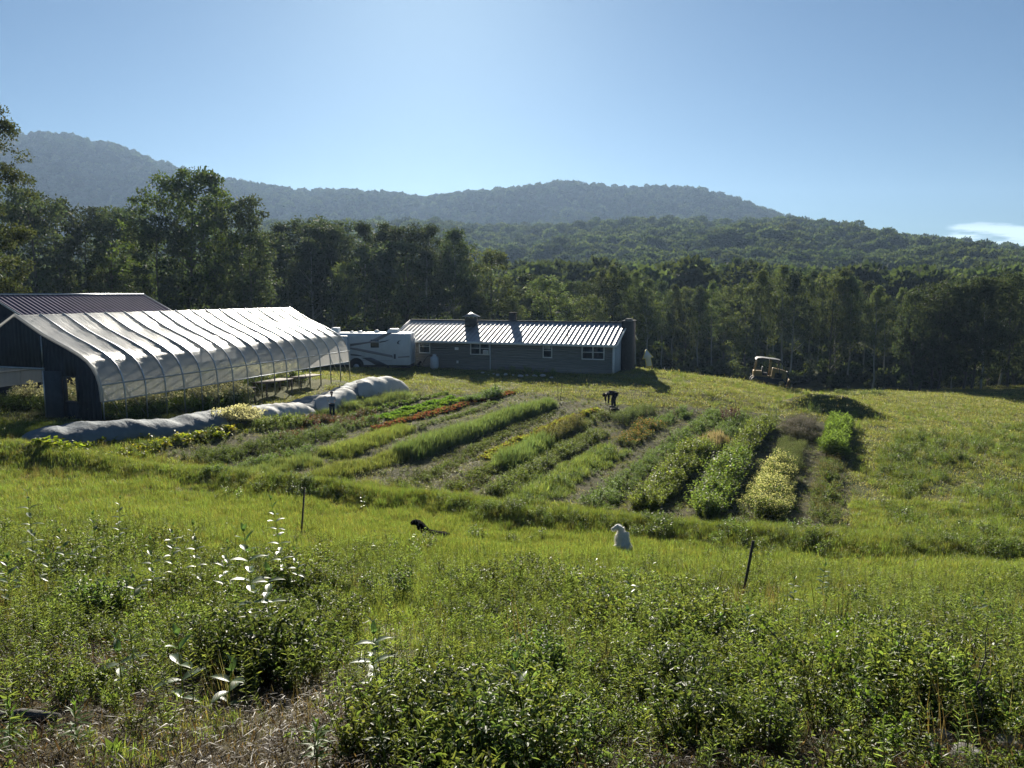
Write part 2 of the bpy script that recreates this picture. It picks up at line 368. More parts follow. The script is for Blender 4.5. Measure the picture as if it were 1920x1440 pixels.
def ground_mesh(name, Ys, us, mat):
    YY, UU = np.meshgrid(Ys, us, indexing='ij'); XX = UU*(np.abs(YY)+14) if name == 'ground' else UU*YY
    Z = H(XX, YY); mb = MB(); soil = np.zeros_like(Z); st = np.zeros_like(Z)
    if name == 'ground':
        g = in_poly(XX, YY, GC); soil = np.where(g, .72, 0)
        fg = bare(XX, YY)*(YY < 20); soil = np.maximum(soil, fg)
        st = sst(50, 56, YY)*sst(66, 60, YY)*.0+sst(38, 48, YY)*sst(22, 16, XX)*.85*(1-g)
        st = np.maximum(st, np.where(g, 0, 0)+.35*fg)
    C = np.stack([soil, st, np.zeros_like(Z)], -1).reshape(-1, 3)
    G = np.stack([XX, YY, Z], -1)
    mb.grid(G, C); return mb.build(name, mat, smooth=True)
GM = ground_mat()
Ys = np.concatenate([np.arange(-14, 0, .7), np.arange(0, 12, .14), np.arange(12, 34, .22), np.arange(34, 75, .4), np.arange(75, 151, 1.2)])
ground = ground_mesh('ground', Ys, np.linspace(-1.35, 1.35, 620), GM)
tag(ground, kind='structure')
hm = simple('forest_floor', (.028, .042, .018), .95, .3, .05, spec=.05)
hills = ground_mesh('hills', np.concatenate([np.arange(149.5, 420, 7), np.geomspace(420, 2150, 110)]), np.linspace(-1.15, 1.1, 260), hm)
tag(hills, kind='structure')
# ------------------------------------------------------------------ trees
def tree_templates(seed, Ht, cb, Rmax, ncl, lpc, ls, col, shape, pale=False, clr=1.0):
    r = np.random.default_rng(seed)
    trunk = MB(); zt = np.linspace(0, Ht*.93, 7); wob = np.cumsum(r.normal(size=(7, 2))*Ht*.012, 0)
    pts = [(wob[i, 0]*(i > 0), wob[i, 1]*(i > 0), zt[i]-(.6 if i == 0 else 0)) for i in range(7)]
    r0 = Ht*(.0125 if not pale else .010)
    trunk.tube(pts, [r0*(1.35 if i == 0 else 1-.85*i/6) for i in range(7)], 7)
    h = cb+(Ht-cb)*r.random(ncl)**.85; t = (h-cb)/(Ht-cb)
    if shape == 'round': Rh = Rmax*np.sqrt(np.clip(1-((t-.42)/.62)**2, .04, 1))
    elif shape == 'slim': Rh = Rmax*np.clip(np.sin(np.pi*np.clip(t*.88+.14, 0, 1))**.7, .18, 1)
    else: Rh = Rmax*(1-t*.93)
    a = r.random(ncl)*6.283; q = Rh*(.25+.75*r.random(ncl)**.5)*(.8+.35*np.sin(a*3+seed)+.1)
    cx = np.interp(h, zt, wob[:, 0])+np.cos(a)*q; cyy = np.interp(h, zt, wob[:, 1])+np.sin(a)*q
    cc = np.stack([cx, cyy, h], 1)
    for k in r.choice(ncl, min(ncl, 16), False):
        zz = max(cb*.75, h[k]-q[k]*.9-.4); bx = np.interp(zz, zt, wob[:, 0]); by = np.interp(zz, zt, wob[:, 1])
        b0 = Vector((bx, by, zz)); e = Vector(cc[k]); mid = (b0+e)/2+Vector((0, 0, -.06*q[k])); rr = r0*(1-.8*zz/Ht)*.5
        trunk.tube([b0, mid, e], [rr, rr*.65, rr*.2], 5, cap=False)
    n = ncl*lpc; ci = np.repeat(np.arange(ncl), lpc); cr = Ht*.044*clr*(.7+.7*r.random(ncl))
    off = unit(r.normal(size=(n, 3)))*(r.random((n, 1))**.45); off[:, 2] *= .7
    pos = cc[ci]+off*cr[ci][:, None]
    d = unit(off+r.normal(size=(n, 3))*.7+np.array([0, 0, -.15]))
    k = (.75+.5*r.random(ncl))[ci][:, None]
    col = np.asarray(col)*k*(1+.3*(r.random((n, 1))-.5))*np.array([1+.25*(r.random(n)-.5), np.ones(n), np.ones(n)]).T
    crown = MB(); crown.add(*leaves(pos, d, ls*(.7+.6*r.random(n)), ls*.62*(.7+.6*r.random(n)), np.clip(col, 0, 1), r=r))
    return (trunk.mesh('trunk', M['palebark' if pale else 'bark'], True), crown.mesh('crown', M['treeleaf']), Ht)
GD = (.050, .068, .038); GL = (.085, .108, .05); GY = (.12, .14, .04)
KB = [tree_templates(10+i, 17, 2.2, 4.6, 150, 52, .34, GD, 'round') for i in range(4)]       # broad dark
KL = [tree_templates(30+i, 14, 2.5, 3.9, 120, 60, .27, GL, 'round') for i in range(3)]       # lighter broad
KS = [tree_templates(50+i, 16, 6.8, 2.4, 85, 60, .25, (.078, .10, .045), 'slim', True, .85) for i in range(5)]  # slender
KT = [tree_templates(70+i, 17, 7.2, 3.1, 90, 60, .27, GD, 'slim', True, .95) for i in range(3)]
KN = [tree_templates(120, 20, 2.5, 4.2, 420, 120, .19, (.07, .09, .045), 'round', clr=.62)]
KX = [tree_templates(90, 20, 2.0, 6.6, 330, 60, .34, (.060, .082, .026), 'round', clr=.8)]
KC = [tree_templates(95+i, 16, 1.5, 2.6, 150, 40, .30, (.030, .05, .024), 'cone', clr=.7) for i in range(2)]
def tree(kind, X, Y, topz, label, group=None, wide=1.0, name='tree', sink=.2):
    tr, cr, Ht = random.choice(kind); z = float(H(X, Y))-sink; s = (topz-z)/Ht
    root = empty(name, (X, Y, z), random.random()*6.28, label, 'tree', group); root.scale = (s*wide, s*wide, s)
    for nm, me in (('trunk', tr), ('crown', cr)):
        o = bpy.data.objects.new(nm, me); link(o, root)
    return root
def tpx(kind, px, ty, Y, *a, **k):
    p = at(px, ty, Y); return tree(kind, p.x, Y, p.z, *a, **k)
tpx(KX, 335, 322, 88, 'largest leafy tree rising above the others behind the plastic tunnel', wide=.95, name='maple_tree')
tpx(KN, -100, 140, 44, 'pale leafy tree cut off by the left edge, nearest of the trees', wide=.85, name='poplar_tree')
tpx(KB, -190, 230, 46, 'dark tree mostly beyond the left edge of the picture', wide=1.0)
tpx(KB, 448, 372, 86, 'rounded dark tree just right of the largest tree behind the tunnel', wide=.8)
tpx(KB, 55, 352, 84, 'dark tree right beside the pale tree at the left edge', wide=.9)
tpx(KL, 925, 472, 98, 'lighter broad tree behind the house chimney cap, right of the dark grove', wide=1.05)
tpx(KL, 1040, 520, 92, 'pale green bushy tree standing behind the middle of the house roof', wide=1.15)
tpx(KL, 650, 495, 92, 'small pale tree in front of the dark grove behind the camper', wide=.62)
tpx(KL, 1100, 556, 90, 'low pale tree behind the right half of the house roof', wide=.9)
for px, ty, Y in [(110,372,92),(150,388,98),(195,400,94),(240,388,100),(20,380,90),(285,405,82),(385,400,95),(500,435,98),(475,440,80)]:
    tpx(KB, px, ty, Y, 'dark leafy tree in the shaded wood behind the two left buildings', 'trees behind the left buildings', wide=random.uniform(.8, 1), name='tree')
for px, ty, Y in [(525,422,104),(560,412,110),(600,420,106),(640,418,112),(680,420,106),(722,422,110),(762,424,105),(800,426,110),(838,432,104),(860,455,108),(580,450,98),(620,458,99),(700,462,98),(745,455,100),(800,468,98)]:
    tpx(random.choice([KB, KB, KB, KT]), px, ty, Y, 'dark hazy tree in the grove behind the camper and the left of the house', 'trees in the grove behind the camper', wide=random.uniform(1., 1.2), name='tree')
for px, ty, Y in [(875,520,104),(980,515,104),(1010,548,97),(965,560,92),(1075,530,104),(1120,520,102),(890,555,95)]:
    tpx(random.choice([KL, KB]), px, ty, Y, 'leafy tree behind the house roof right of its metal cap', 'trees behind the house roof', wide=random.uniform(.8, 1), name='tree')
TOPR = [(1130,512),(1160,503),(1200,515),(1250,533),(1300,545),(1345,530),(1400,520),(1450,508),(1480,498),(1530,505),(1580,512),(1630,532),(1680,548),(1720,540),(1760,534),(1800,528),(1850,520),(1900,514),(2000,500),(2300,480)]
x = 1128
while x < 2150:
    Y = random.uniform(104, 118) if x < 1640 else random.uniform(95, 104) if x < 1710 else random.uniform(84, 94); ty = interp(TOPR, x)+random.uniform(-6, 16)
    big = x > 1740
    k = random.choice([KB, KT, KB]) if big else random.choice([KS, KS, KT, KL] if x < 1650 else [KS, KT, KB])
    zone = ('dark spreading tree at the right end of the forest edge above the far field', 'trees at the right end of the forest edge') if big else \
           (('slender tree in the forest edge beyond the slope between house and bulldozer', 'slender trees between house and bulldozer') if x < 1430 else
            ('slender tree in the forest edge beyond the slope right of the bulldozer', 'slender trees right of the bulldozer'))
    tpx(k, x, ty, Y, *zone, wide=random.uniform(.75, 1.0), name='tree'); x += random.uniform(15, 27)
x = 1135
while x < 2150:                                   # second rank, a little lower, in the shade
    Y = random.uniform(122, 134); ty = interp(TOPR, x)+random.uniform(2, 26)
    tpx(random.choice([KT, KS, KB]), x, ty, Y, 'tree of the second rank standing inside the right forest edge', 'trees inside the right forest edge', wide=random.uniform(.9, 1.1), name='tree'); x += random.uniform(20, 34)
# undergrowth and the woods on the slopes
def far_crown(seed, col, cone=False, nl=420):
    r = np.random.default_rng(seed); mb = MB(); n = nl
    d = unit(r.normal(size=(n, 3))); d[:, 2] = np.abs(d[:, 2])*1.15-.25
    lump = 1+.22*np.sin(d[:, 0]*4+seed)*np.cos(d[:, 1]*4+seed*2)+.15*np.sin(d[:, 2]*6+seed)
    if cone: p = np.stack([d[:, 0]*(1-np.abs(d[:, 2]))*.6, d[:, 1]*(1-np.abs(d[:, 2]))*.6, d[:, 2]*1.6], 1)*lump[:, None]
    else: p = d*lump[:, None]*(.8+.25*r.random((n, 1)))
    p[:, 2] += .55
    c = np.asarray(col)*(.75+.5*r.random((n, 1)))
    mb.add(*leaves(p, unit(d+r.normal(size=(n, 3))*.8), .30*(.6+.8*r.random(n)), .24, c, r=r))
    u_, v_ = np.meshgrid(np.linspace(0, 6.2832, 13), np.linspace(-.45, 1.5, 7)); q = np.stack([np.cos(u_)*np.cos(v_), np.sin(u_)*np.cos(v_), np.sin(v_)+.55], -1)*.74
    if cone: q[..., :2] *= .5
    mb.grid(q, np.asarray(col)*.7); return mb
FC = [far_crown(i, c, nl=420) for i, c in enumerate([(.05,.068,.038), (.06,.08,.045), (.075,.095,.05), (.043,.062,.04), (.062,.08,.05), (.09,.11,.06)])]
FCD = [far_crown(20+i, c, nl=420) for i, c in enumerate([(.035,.055,.03), (.045,.065,.035), (.055,.075,.04), (.03,.05,.032)])]
def wood(name, n, y0, y1, smin, smax, label, p=1.0, u0=-1.0, u1=1.0, exc=None):
    Y = (y0**(2*p)+(y1**(2*p)-y0**(2*p))*rng.random(n))**(1/(2*p)); X = Y*(u0+(u1-u0)*rng.random(n))
    Z = H(X, Y); s = smin+(smax-smin)*rng.random(n)**1.4
    stuff(name, FCD if y0 > 800 else FC, np.stack([X, Y, Z+s*.9], 1), s, label, 'wood', mats=M['farleaf'], tilt=.1)
wood('near_slope_wood', 5200, 150, 430, 2.6, 5.2, 'pale leafy wood covering the lower slope behind the forest edge', u0=-.8, u1=.95)
wood('middle_slope_wood', 8500, 420, 860, 3.0, 6.5, 'dense green wood on the middle slope up to the lower right ridge', u0=-.85, u1=.95)
wood('far_hill_wood', 15000, 850, 1520, 3.5, 7.5, 'hazy blue wood covering the far hills up to the skyline', u0=-1, u1=.95)
# shrubs under the forest edge
n = 520; Y = 98+rng.random(n)*34; X = Y*(-.75+1.6*rng.random(n)); s = (.8+1.3*rng.random(n))*np.where(X > 12, .75, 1.25)
stuff('forest_undergrowth', FC, np.stack([X, Y, H(X, Y)+s*.4], 1), s, 'dark bushy undergrowth between the trunks of the forest edge', 'undergrowth', mats=M['farleaf'])
# ------------------------------------------------------------------ building materials
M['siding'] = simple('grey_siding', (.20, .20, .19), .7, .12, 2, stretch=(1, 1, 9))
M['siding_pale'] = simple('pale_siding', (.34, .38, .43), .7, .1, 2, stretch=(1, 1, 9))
M['white'] = simple('white_paint', (.78, .78, .76), .5, .06, 4)
M['offwhite'] = simple('white_fibreglass', (.52, .55, .58), .35, .08, 2)
M['metalroof'] = simple('grey_metal_roof', (.27, .265, .265), .5, .25, 1.5, metal=.6)
M['purpleroof'] = simple('purple_grey_metal_roof', (.07, .062, .11), .85, .12, 1.5, spec=.06)
M['steel'] = simple('galvanised_steel', (.42, .44, .46), .4, .2, 6, metal=.8)
M['dark'] = simple('dark_fabric', (.022, .027, .036), .85, .3, 1.5, bmp=.2)
M['dark2'] = simple('dark_door_panel', (.04, .048, .06), .8, .25, 2)
M['brick'] = simple('dark_brick', (.055, .05, .05), .9, .3, 5, bmp=.4)
M['black'] = simple('black_rubber', (.02, .02, .022), .7, .3, 8)
M['yellow'] = simple('faded_yellow_paint', (.27, .18, .05), .5, .35, 3)
M['sign'] = simple('white_board', (.70, .72, .74), .55, .06, 3)
M['signedge'] = simple('yellow_board_edge', (.75, .62, .12), .5, .1, 3)
M['tan'] = simple('grey_beige_decal', (.23, .22, .23), .4, .08, 3)
M['navy'] = simple('dark_decal', (.06, .07, .10), .35, .1, 3)
M['wood'] = simple('weathered_wood', (.12, .10, .08), .85, .35, 6, bmp=.4, stretch=(1, 1, .2))
M['stone'] = simple('grey_fieldstone', (.17, .16, .145), .9, .4, 4, bmp=.8, bscale=18)
M['palestone'] = simple('pale_stone', (.55, .54, .50), .8, .25, 5, bmp=.4)
m, nt, b = newmat('window_glass'); b.inputs['Base Color'].default_value = (.03, .04, .05, 1); b.inputs['Roughness'].default_value = .08; b.inputs['Specular IOR Level'].default_value = .8; M['glass'] = m
def plastic():
    m, nt, b = newmat('greenhouse_plastic'); v = objco(nt, (.35, 2.6, .35)); n = noise(nt, 2.0, 8, .72, v)
    L(nt, ramp(nt, n, [(.3, (.42, .43, .43)), (.7, (.62, .62, .60))]), b.inputs['Base Color'])
    b.inputs['Roughness'].default_value = .31; b.inputs['Specular IOR Level'].default_value = .5; bm_ = bump(nt, n, b, .7, .05)
    tr = N(nt, 'ShaderNodeBsdfTranslucent'); tr.inputs[0].default_value = (.86, .84, .80, 1); L(nt, bm_.outputs[0], tr.inputs[1])
    tp = N(nt, 'ShaderNodeBsdfTransparent'); tp.inputs[0].default_value = (.93, .94, .95, 1)
    a = N(nt, 'ShaderNodeMixShader'); a.inputs[0].default_value = .42; L(nt, b.outputs[0], a.inputs[1]); L(nt, tr.outputs[0], a.inputs[2])
    c = N(nt, 'ShaderNodeMixShader'); c.inputs[0].default_value = .24; L(nt, a.outputs[0], c.inputs[1]); L(nt, tp.outputs[0], c.inputs[2])
    L(nt, c.outputs[0], nt.nodes['Material Output'].inputs[0]); return m
M['plastic'] = plastic()
def cloth(name, c, tr_):
    m, nt, b = newmat(name); v = objco(nt); n = noise(nt, 1.6, 6, .6, v)
    c = np.array(c); L(nt, ramp(nt, n, [(.3, tuple(c*.8)), (.7, tuple(c*1.12))]), b.inputs['Base Color']); b.inputs['Roughness'].default_value = .75
    bump(nt, noise(nt, 5, 6, .65, v), b, .6, .06); t = N(nt, 'ShaderNodeBsdfTranslucent'); t.inputs[0].default_value = (*c, 1)
    a = N(nt, 'ShaderNodeMixShader'); a.inputs[0].default_value = tr_; L(nt, b.outputs[0], a.inputs[1]); L(nt, t.outputs[0], a.inputs[2])
    L(nt, a.outputs[0], nt.nodes['Material Output'].inputs[0]); return m
M['bluetarp'] = cloth('blue_grey_row_cover', (.13, .165, .19), .12)
M['whitetarp'] = cloth('white_row_cover', (.62, .61, .57), .3)
# ------------------------------------------------------------------ plastic tunnel
AX = Vector((.316, .949, 0)).normalized(); PR = Vector((.949, -.316, 0)).normalized()
PROF = [(0, 4.40), (.7, 4.02), (1.4, 3.64), (2.1, 3.34), (2.8, 3.06), (3.4, 2.78), (3.8, 2.54), (4.08, 2.26), (4.28, 1.94), (4.4, 1.57), (4.44, 1.2), (4.45, .88)]
PRF = [(-s, h) for s, h in PROF[:0:-1]]+PROF
FULL = [(-4.46, -.35)]+PRF+[(4.46, -.35)]
TUNL, NB = 19.5, 17
th = empty('plastic_tunnel', (-21.1, 31.9, -5.31), math.atan2(-.316, .949)-math.pi*0, 'long arched greenhouse tunnel of clear plastic with a dark end wall', 'greenhouse')
# local x = across (towards the right), local y = along the ridge
def tun_pt(s, h, y): return (s, y-.0*s, h)
def skin(y0, y1, side, rr):
    m_ = 6; pr = [p for p in PRF if p[0]*side >= 0]; pr = sorted(pr, key=lambda p: p[0]*side)
    dense = []
    for (a, b) in zip(pr[:-1], pr[1:]):
        for k in range(3): dense.append((a[0]+(b[0]-a[0])*k/3, a[1]+(b[1]-a[1])*k/3))
    dense.append(pr[-1]); G = []
    for i in range(m_+1):
        t = i/m_; sag = .022*math.sin(math.pi*t); row = []
        for k, (s, h) in enumerate(dense):
            w = sag*(1 if h > 1.6 else .3)*min(1, abs(s)/1.6)*(1+.5*math.sin(k*.7+y0*5)); j = rr.normal()*.006
            row.append((s-side*w*.5*min(1, abs(s)/2)+j, y0+(y1-y0)*t, h-w*.8+j))
        G.append(row)
    return np.array(G)
rr = np.random.default_rng(5); pitch = TUNL/NB
mb = MB()
for i in range(NB):
    mb.grid(skin(i*pitch, (i+1)*pitch, 1, rr))
mb.build('plastic_sheet', M['plastic'], th, True)
mb = MB()
for i in range(NB): mb.grid(skin(i*pitch, (i+1)*pitch, -1, rr))
mb.build('plastic_sheet', M['plastic'], th, True)
for i in range(NB+1):
    mb = MB(); mb.tube([(s*1.003, i*pitch, h+.012) for s, h in FULL], .034, 6); mb.build('hoop', M['steel'], th, True)
for s in (-1, 1):
    mb = MB(); mb.box(s*4.42-.03, s*4.42+.05, -.05, TUNL+.05, 1.54, 1.59); mb.build('hip_board', M['steel'], th)
    mb = MB(); mb.tube([(s*4.46, -.05, .87), (s*4.46, TUNL+.05, .87)], .03, 6); mb.build('roll_up_bar', M['steel'], th)
mb = MB(); mb.tube([(0, 0, 4.33), (0, TUNL, 4.33)], .03, 6); mb.build('ridge_pipe', M['steel'], th)
for i in range(0, NB, 1):
    if i in (0, 1, 4, 8, 12, 15, 16):
        mb = MB(); mb.tube([(4.38, i*pitch+.05, 1.5), (4.38, (i+1)*pitch-.05, .05)], .018, 5); mb.build('brace', M['steel'], th)
def prof_h(s): return np.interp(abs(s), [p[0] for p in PROF], [p[1] for p in PROF])
def endwall(y, openings, mat, name):
    S_ = sorted(set([round(x, 3) for x in np.linspace(-4.42, 4.42, 40)]+[round(o[k], 3) for o in openings for k in (0, 1)])); mb = MB()
    for a, b in zip(S_[:-1], S_[1:]):
        c = (a+b)/2; iv = [(-.4, None)]
        for o in openings:
            if o[0] <= c <= o[1]:
                out = []
                for lo, hi in iv: out += [(lo, o[2])] if o[2] > lo+.01 else []; out += [(o[3], hi)]
                iv = out
        for lo, hi in iv:
            ha = prof_h(a)-.02 if hi is None else hi; hb = prof_h(b)-.02 if hi is None else hi
            V = [(a, y, lo), (b, y, lo), (b, y, hb), (a, y, ha), (a, y+.04, lo), (b, y+.04, lo), (b, y+.04, hb), (a, y+.04, ha)]
            mb.add(V, np.array([(0, 1, 2, 3), (5, 4, 7, 6), (0, 4, 5, 1), (3, 2, 6, 7), (0, 3, 7, 4), (1, 5, 6, 2)]))
    return mb.build(name, mat, th)
endwall(-.09, [(-2.8, 1.42, -.5, 2.15), (2.62, 3.22, .86, 1.85)], M['dark'], 'end_wall')
mb = MB()
for x0 in (-2.86, 1.42): mb.box(x0, x0+.07, -.16, -.02, -.3, 2.22)
mb.box(-2.86, 1.49, -.165, -.015, 2.12, 2.2); mb.tube([(1.455, -.13, 2.2), (1.455, -.13, 3.55)], .025, 6); mb.build('door_frame', M['steel'], th)
mb = MB(); mb.box(1.5, 2.45, -.17, -.10, -.2, 2.08); mb.build('sliding_door_panel', M['dark2'], th)
mb = MB()
for a, b_, c, d in [(2.56, 2.62, .8, 1.9), (3.22, 3.28, .8, 1.9), (2.62, 3.22, .8, .86), (2.62, 3.22, 1.85, 1.9)]: mb.box(a, b_, -.15, -.03, c, d)
mb.build('window_frame', M['dark2'], th)
mb = MB(); mb.tube([(s*1.005, -.06, h+.01) for s, h in PRF], .075, 7); mb.build('gathered_plastic_edge', M['plastic'], th, True)
# interior benches and beds
def tw(s, y, h=0):                       # tunnel local -> world
    p = Vector((-21.1, 31.9, 0))+PR*s+AX*y; return Vector((p.x, p.y, float(H(p.x, p.y))+h))
def bench(s, y, w, l, hh, label):
    p = tw(s, y); root = empty('potting_bench', (p.x, p.y, p.z), math.atan2(-.316, .949), label, 'bench', 'benches inside the far end of the tunnel')
    mb = MB(); mb.box(-w/2, w/2, -l/2, l/2, hh-.05, hh); mb.build('bench_top', M['wood'], root)
    for sx in (-1, 1):
        for sy in (-1, 1):
            mb = MB(); x0 = sx*(w/2-.08); y0 = sy*(l/2-.1); mb.box(x0-.03, x0+.03, y0-.03, y0+.03, -.1, hh-.052); mb.build('leg', M['wood'], root)
bench(3.2, 9.6, 1.0, 2.6, .75, 'pale topped bench under the plastic, nearest of the three benches in the tunnel')
bench(3.1, 13.2, 1.0, 2.6, .78, 'pale topped bench under the plastic, middle one of the three benches in the tunnel')
bench(3.0, 16.6, 1.0, 2.4, .72, 'pale topped bench under the plastic, last one towards the camper')
# ------------------------------------------------------------------ building behind the tunnel
def ribbed_roof(x0, x1, ye, ze, yr, zr, sp, hh, thick=.05):
    """one slope, ribs from eave to ridge; x along, (y,z) from eave to ridge"""
    n = int(round((x1-x0)/sp)); xs = []; hs = []
    for i in range(n):
        a = x0+(x1-x0)*i/n; p = (x1-x0)/n
        for t, h in ((0, 0), (.34, 0), (.42, hh), (.58, hh), (.66, 0)): xs.append(a+p*t); hs.append(h)
    xs.append(x1); hs.append(0); xs = np.array(xs); hs = np.array(hs)
    L_ = math.hypot(yr-ye, zr-ze); ny, nz = -(zr-ze)/L_, (yr-ye)/L_
    if nz < 0: ny, nz = -ny, -nz
    G = [np.stack([xs, ye+(yr-ye)*t+ny*hs, ze+(zr-ze)*t+nz*hs], 1) for t in (0, .5, 1)]
    G2 = [np.stack([xs, ye+(yr-ye)*t-ny*thick+0*hs, ze+(zr-ze)*t-nz*thick+0*hs], 1) for t in (0, .5, 1)]
    mb = MB(); mb.grid(np.array(G)); mb.grid(np.array(G2)[::-1])
    mb.grid(np.array([G[0], G2[0]])); mb.grid(np.array([G2[-1], G[-1]])); return mb
def gable_walls(x0, x1, y0, y1, z0, ze, zr, t=.12, holes_front=None):
    mb = MB(); mb.box(x0, x1, y0, y0+t, z0, ze); mb.box(x0, x1, y1-t, y1, z0, ze); ym = (y0+y1)/2
    for x in (x0, x1-t):
        for xx in (x, x+t): pass
        V = [(x, y0+t, z0), (x, y1-t, z0), (x, y1-t, ze), (x, ym, zr), (x, y0+t, ze), (x+t, y0+t, z0), (x+t, y1-t, z0), (x+t, y1-t, ze), (x+t, ym, zr), (x+t, y0+t, ze)]
        mb.add(V, [(0, 1, 2, 3, 4), (9, 8, 7, 6, 5), (0, 5, 6, 1), (1, 6, 7, 2), (2, 7, 8, 3), (3, 8, 9, 4), (4, 9, 5, 0)])
    return mb
bp = Vector((-27.6, 39.6, -5.5))      # ridge at near end; local x = along ridge, y = across (left)
shed = empty('metal_roofed_shed', bp, math.atan2(.949, .316), 'dark walled shed with a ribbed purple grey metal roof behind the tunnel', 'shed')
gable_walls(.3, 10.2, -4.2, 4.2, -.6, 3.3, 5.3).build('wall', M['dark'], shed)
ribbed_roof(0, 10.5, -4.7, 3.18, 0, 5.42, .3, .03).build('roof', M['purpleroof'], shed)
ribbed_roof(0, 10.5, 4.7, 3.18, 0, 5.42, .3, .03).build('roof', M['purpleroof'], shed)
mb = MB(); mb.tube([(-.02, -4.7, 3.2), (-.02, 0, 5.44)], .05, 5); mb.tube([(-.02, 0, 5.44), (-.02, 4.7, 3.2)], .05, 5); mb.tube([(10.52, -4.7, 3.2), (10.52, 0, 5.44)], .045, 5); mb.tube([(0, 0, 5.46), (10.5, 0, 5.46)], .06, 6)
mb.build('edge_trim', M['steel'], shed)
# ------------------------------------------------------------------ house
HX, HY, HZ = -10.24, 65.13, -6.3; HL, HD = 19.4, 7.4
house = empty('ranch_house', (HX, HY, HZ), math.atan2(-.342, .94), 'long low grey house with a ribbed metal roof and white framed windows', 'house')
EZ, RZ = 2.45, 3.87
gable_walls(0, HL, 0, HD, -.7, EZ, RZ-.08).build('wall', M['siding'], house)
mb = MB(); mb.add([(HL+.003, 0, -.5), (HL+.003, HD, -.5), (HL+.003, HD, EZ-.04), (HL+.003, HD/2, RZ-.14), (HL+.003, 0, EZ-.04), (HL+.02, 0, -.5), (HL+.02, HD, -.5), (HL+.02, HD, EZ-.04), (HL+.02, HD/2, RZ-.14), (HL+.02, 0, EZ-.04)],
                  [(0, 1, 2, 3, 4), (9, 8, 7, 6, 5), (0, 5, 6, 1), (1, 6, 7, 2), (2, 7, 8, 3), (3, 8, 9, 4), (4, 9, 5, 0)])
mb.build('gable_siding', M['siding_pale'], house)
mb = MB()                                    # clapboards
for k in range(14): mb.box(.02, HL-.14, -.022, -.002, -.5+k*.2, -.5+k*.2+.185)
mb.build('clapboards', M['siding'], house)
so = RZ-EZ; ex = .45; ze = EZ-so*ex/(HD/2)+.06
ribbed_roof(-.35, HL+.35, -ex, ze, HD/2, RZ+.05, .4, .032).build('roof', M['metalroof'], house)
ribbed_roof(-.35, HL+.35, HD+ex, ze, HD/2, RZ+.05, .4, .032).build('roof', M['metalroof'], house)
mb = MB(); mb.box(-.35, HL+.35, -ex-.04, -ex-.005, ze-.2, ze-.0); mb.build('gutter_board', M['white'], house)
for xx in (-.38, HL+.38):
    mb = MB(); mb.tube([(xx, -ex, ze-.03), (xx, HD/2, RZ+.03), (xx, HD+ex, ze-.03)], .06, 4); mb.build('rake_trim', M['white'], house)
mb = MB(); mb.box(-.35, HL+.35, HD/2-.12, HD/2+.12, RZ+.055, RZ+.11); mb.build('ridge_cap', M['dark2'], house)
mb = MB(); mb.box(HL-.10, HL+.03, -.05, -.024, -.5, ze-.02); mb.box(HL+.024, HL+.05, -.05, .08, -.5, ze+.0); mb.build('corner_board', M['white'], house)
def hx(px, py):
    m_ = XR(px, py); return (m_*HY-HX)/(.94+.342*m_)
def hz(px, py):
    a = hx(px, py); return T(py)*(HY-.342*a)-HZ
def window(px0, px1, py0, py1, sashes=1, ac=False):
    x0, x1 = hx(px0, py0), hx(px1, py0); z1, z0 = hz(px0, py0), hz(px0, py1)
    t = .09
    mb = MB(); mb.box(x0, x1, -.07, -.025, z0, z0+t); mb.box(x0, x1, -.07, -.025, z1-t, z1)
    mb.box(x0, x0+t, -.07, -.025, z0+t, z1-t); mb.box(x1-t, x1, -.07, -.025, z0+t, z1-t)
    for k in range(1, sashes): c = x0+(x1-x0)*k/sashes; mb.box(c-.045, c+.045, -.07, -.025, z0+t, z1-t)
    w = mb.build('window', M['white'], house)
    for k in range(sashes):
        a = x0+t+(x1-x0-t)*k/sashes*1.0; b_ = x0+(x1-x0)*(k+1)/sashes-(t if k == sashes-1 else .045); a = max(a, x0+(x1-x0)*k/sashes+.045)
        mb = MB(); mb.box(a, b_, -.045, -.03, z0+t, z1-t); mb.build('pane', M['glass'], w)
        mb = MB(); zm = (z0+z1)/2; mb.box(a, b_, -.055, -.046, zm-.02, zm+.02); mb.build('sash_rail', M['white'], w)
    if k == 0:
        mb = MB(); mb.box(x0+t+.05, x1-t-.05, -.052, -.0462, (z0+z1)/2+.12, z1-t-.03); mb.build('blind', M['offwhite'], w)
    if ac:
        mb = MB(); a = x1-t-.42; mb.box(a, x1-t-.02, -.34, -.056, z0+t, z0+t+.34, ); q = mb.build('air_conditioner', M['white'], w, bevel=.02)
        mb = MB()
        for j in range(7): mb.box(a+.04, x1-t-.06, -.348, -.342, z0+t+.04+j*.04, z0+t+.06+j*.04)
        mb.build('grille', M['tan'], w)
    return w
window(786, 807, 636, 662); window(882, 919, 640, 665, 2, True); window(1018, 1036, 643, 671); window(1091, 1134, 646, 674, 2)
x = hx(858, 652); mb = MB(); mb.box(x-.22, x+.12, -.12, -.025, hz(858, 656), hz(858, 651)); mb.build('dryer_vent', M['white'], house, bevel=.01)
x = hx(858, 678); mb = MB(); mb.box(x-.06, x+.10, -.10, -.025, hz(858, 681), hz(858, 676)); mb.build('outlet_box', M['white'], house)
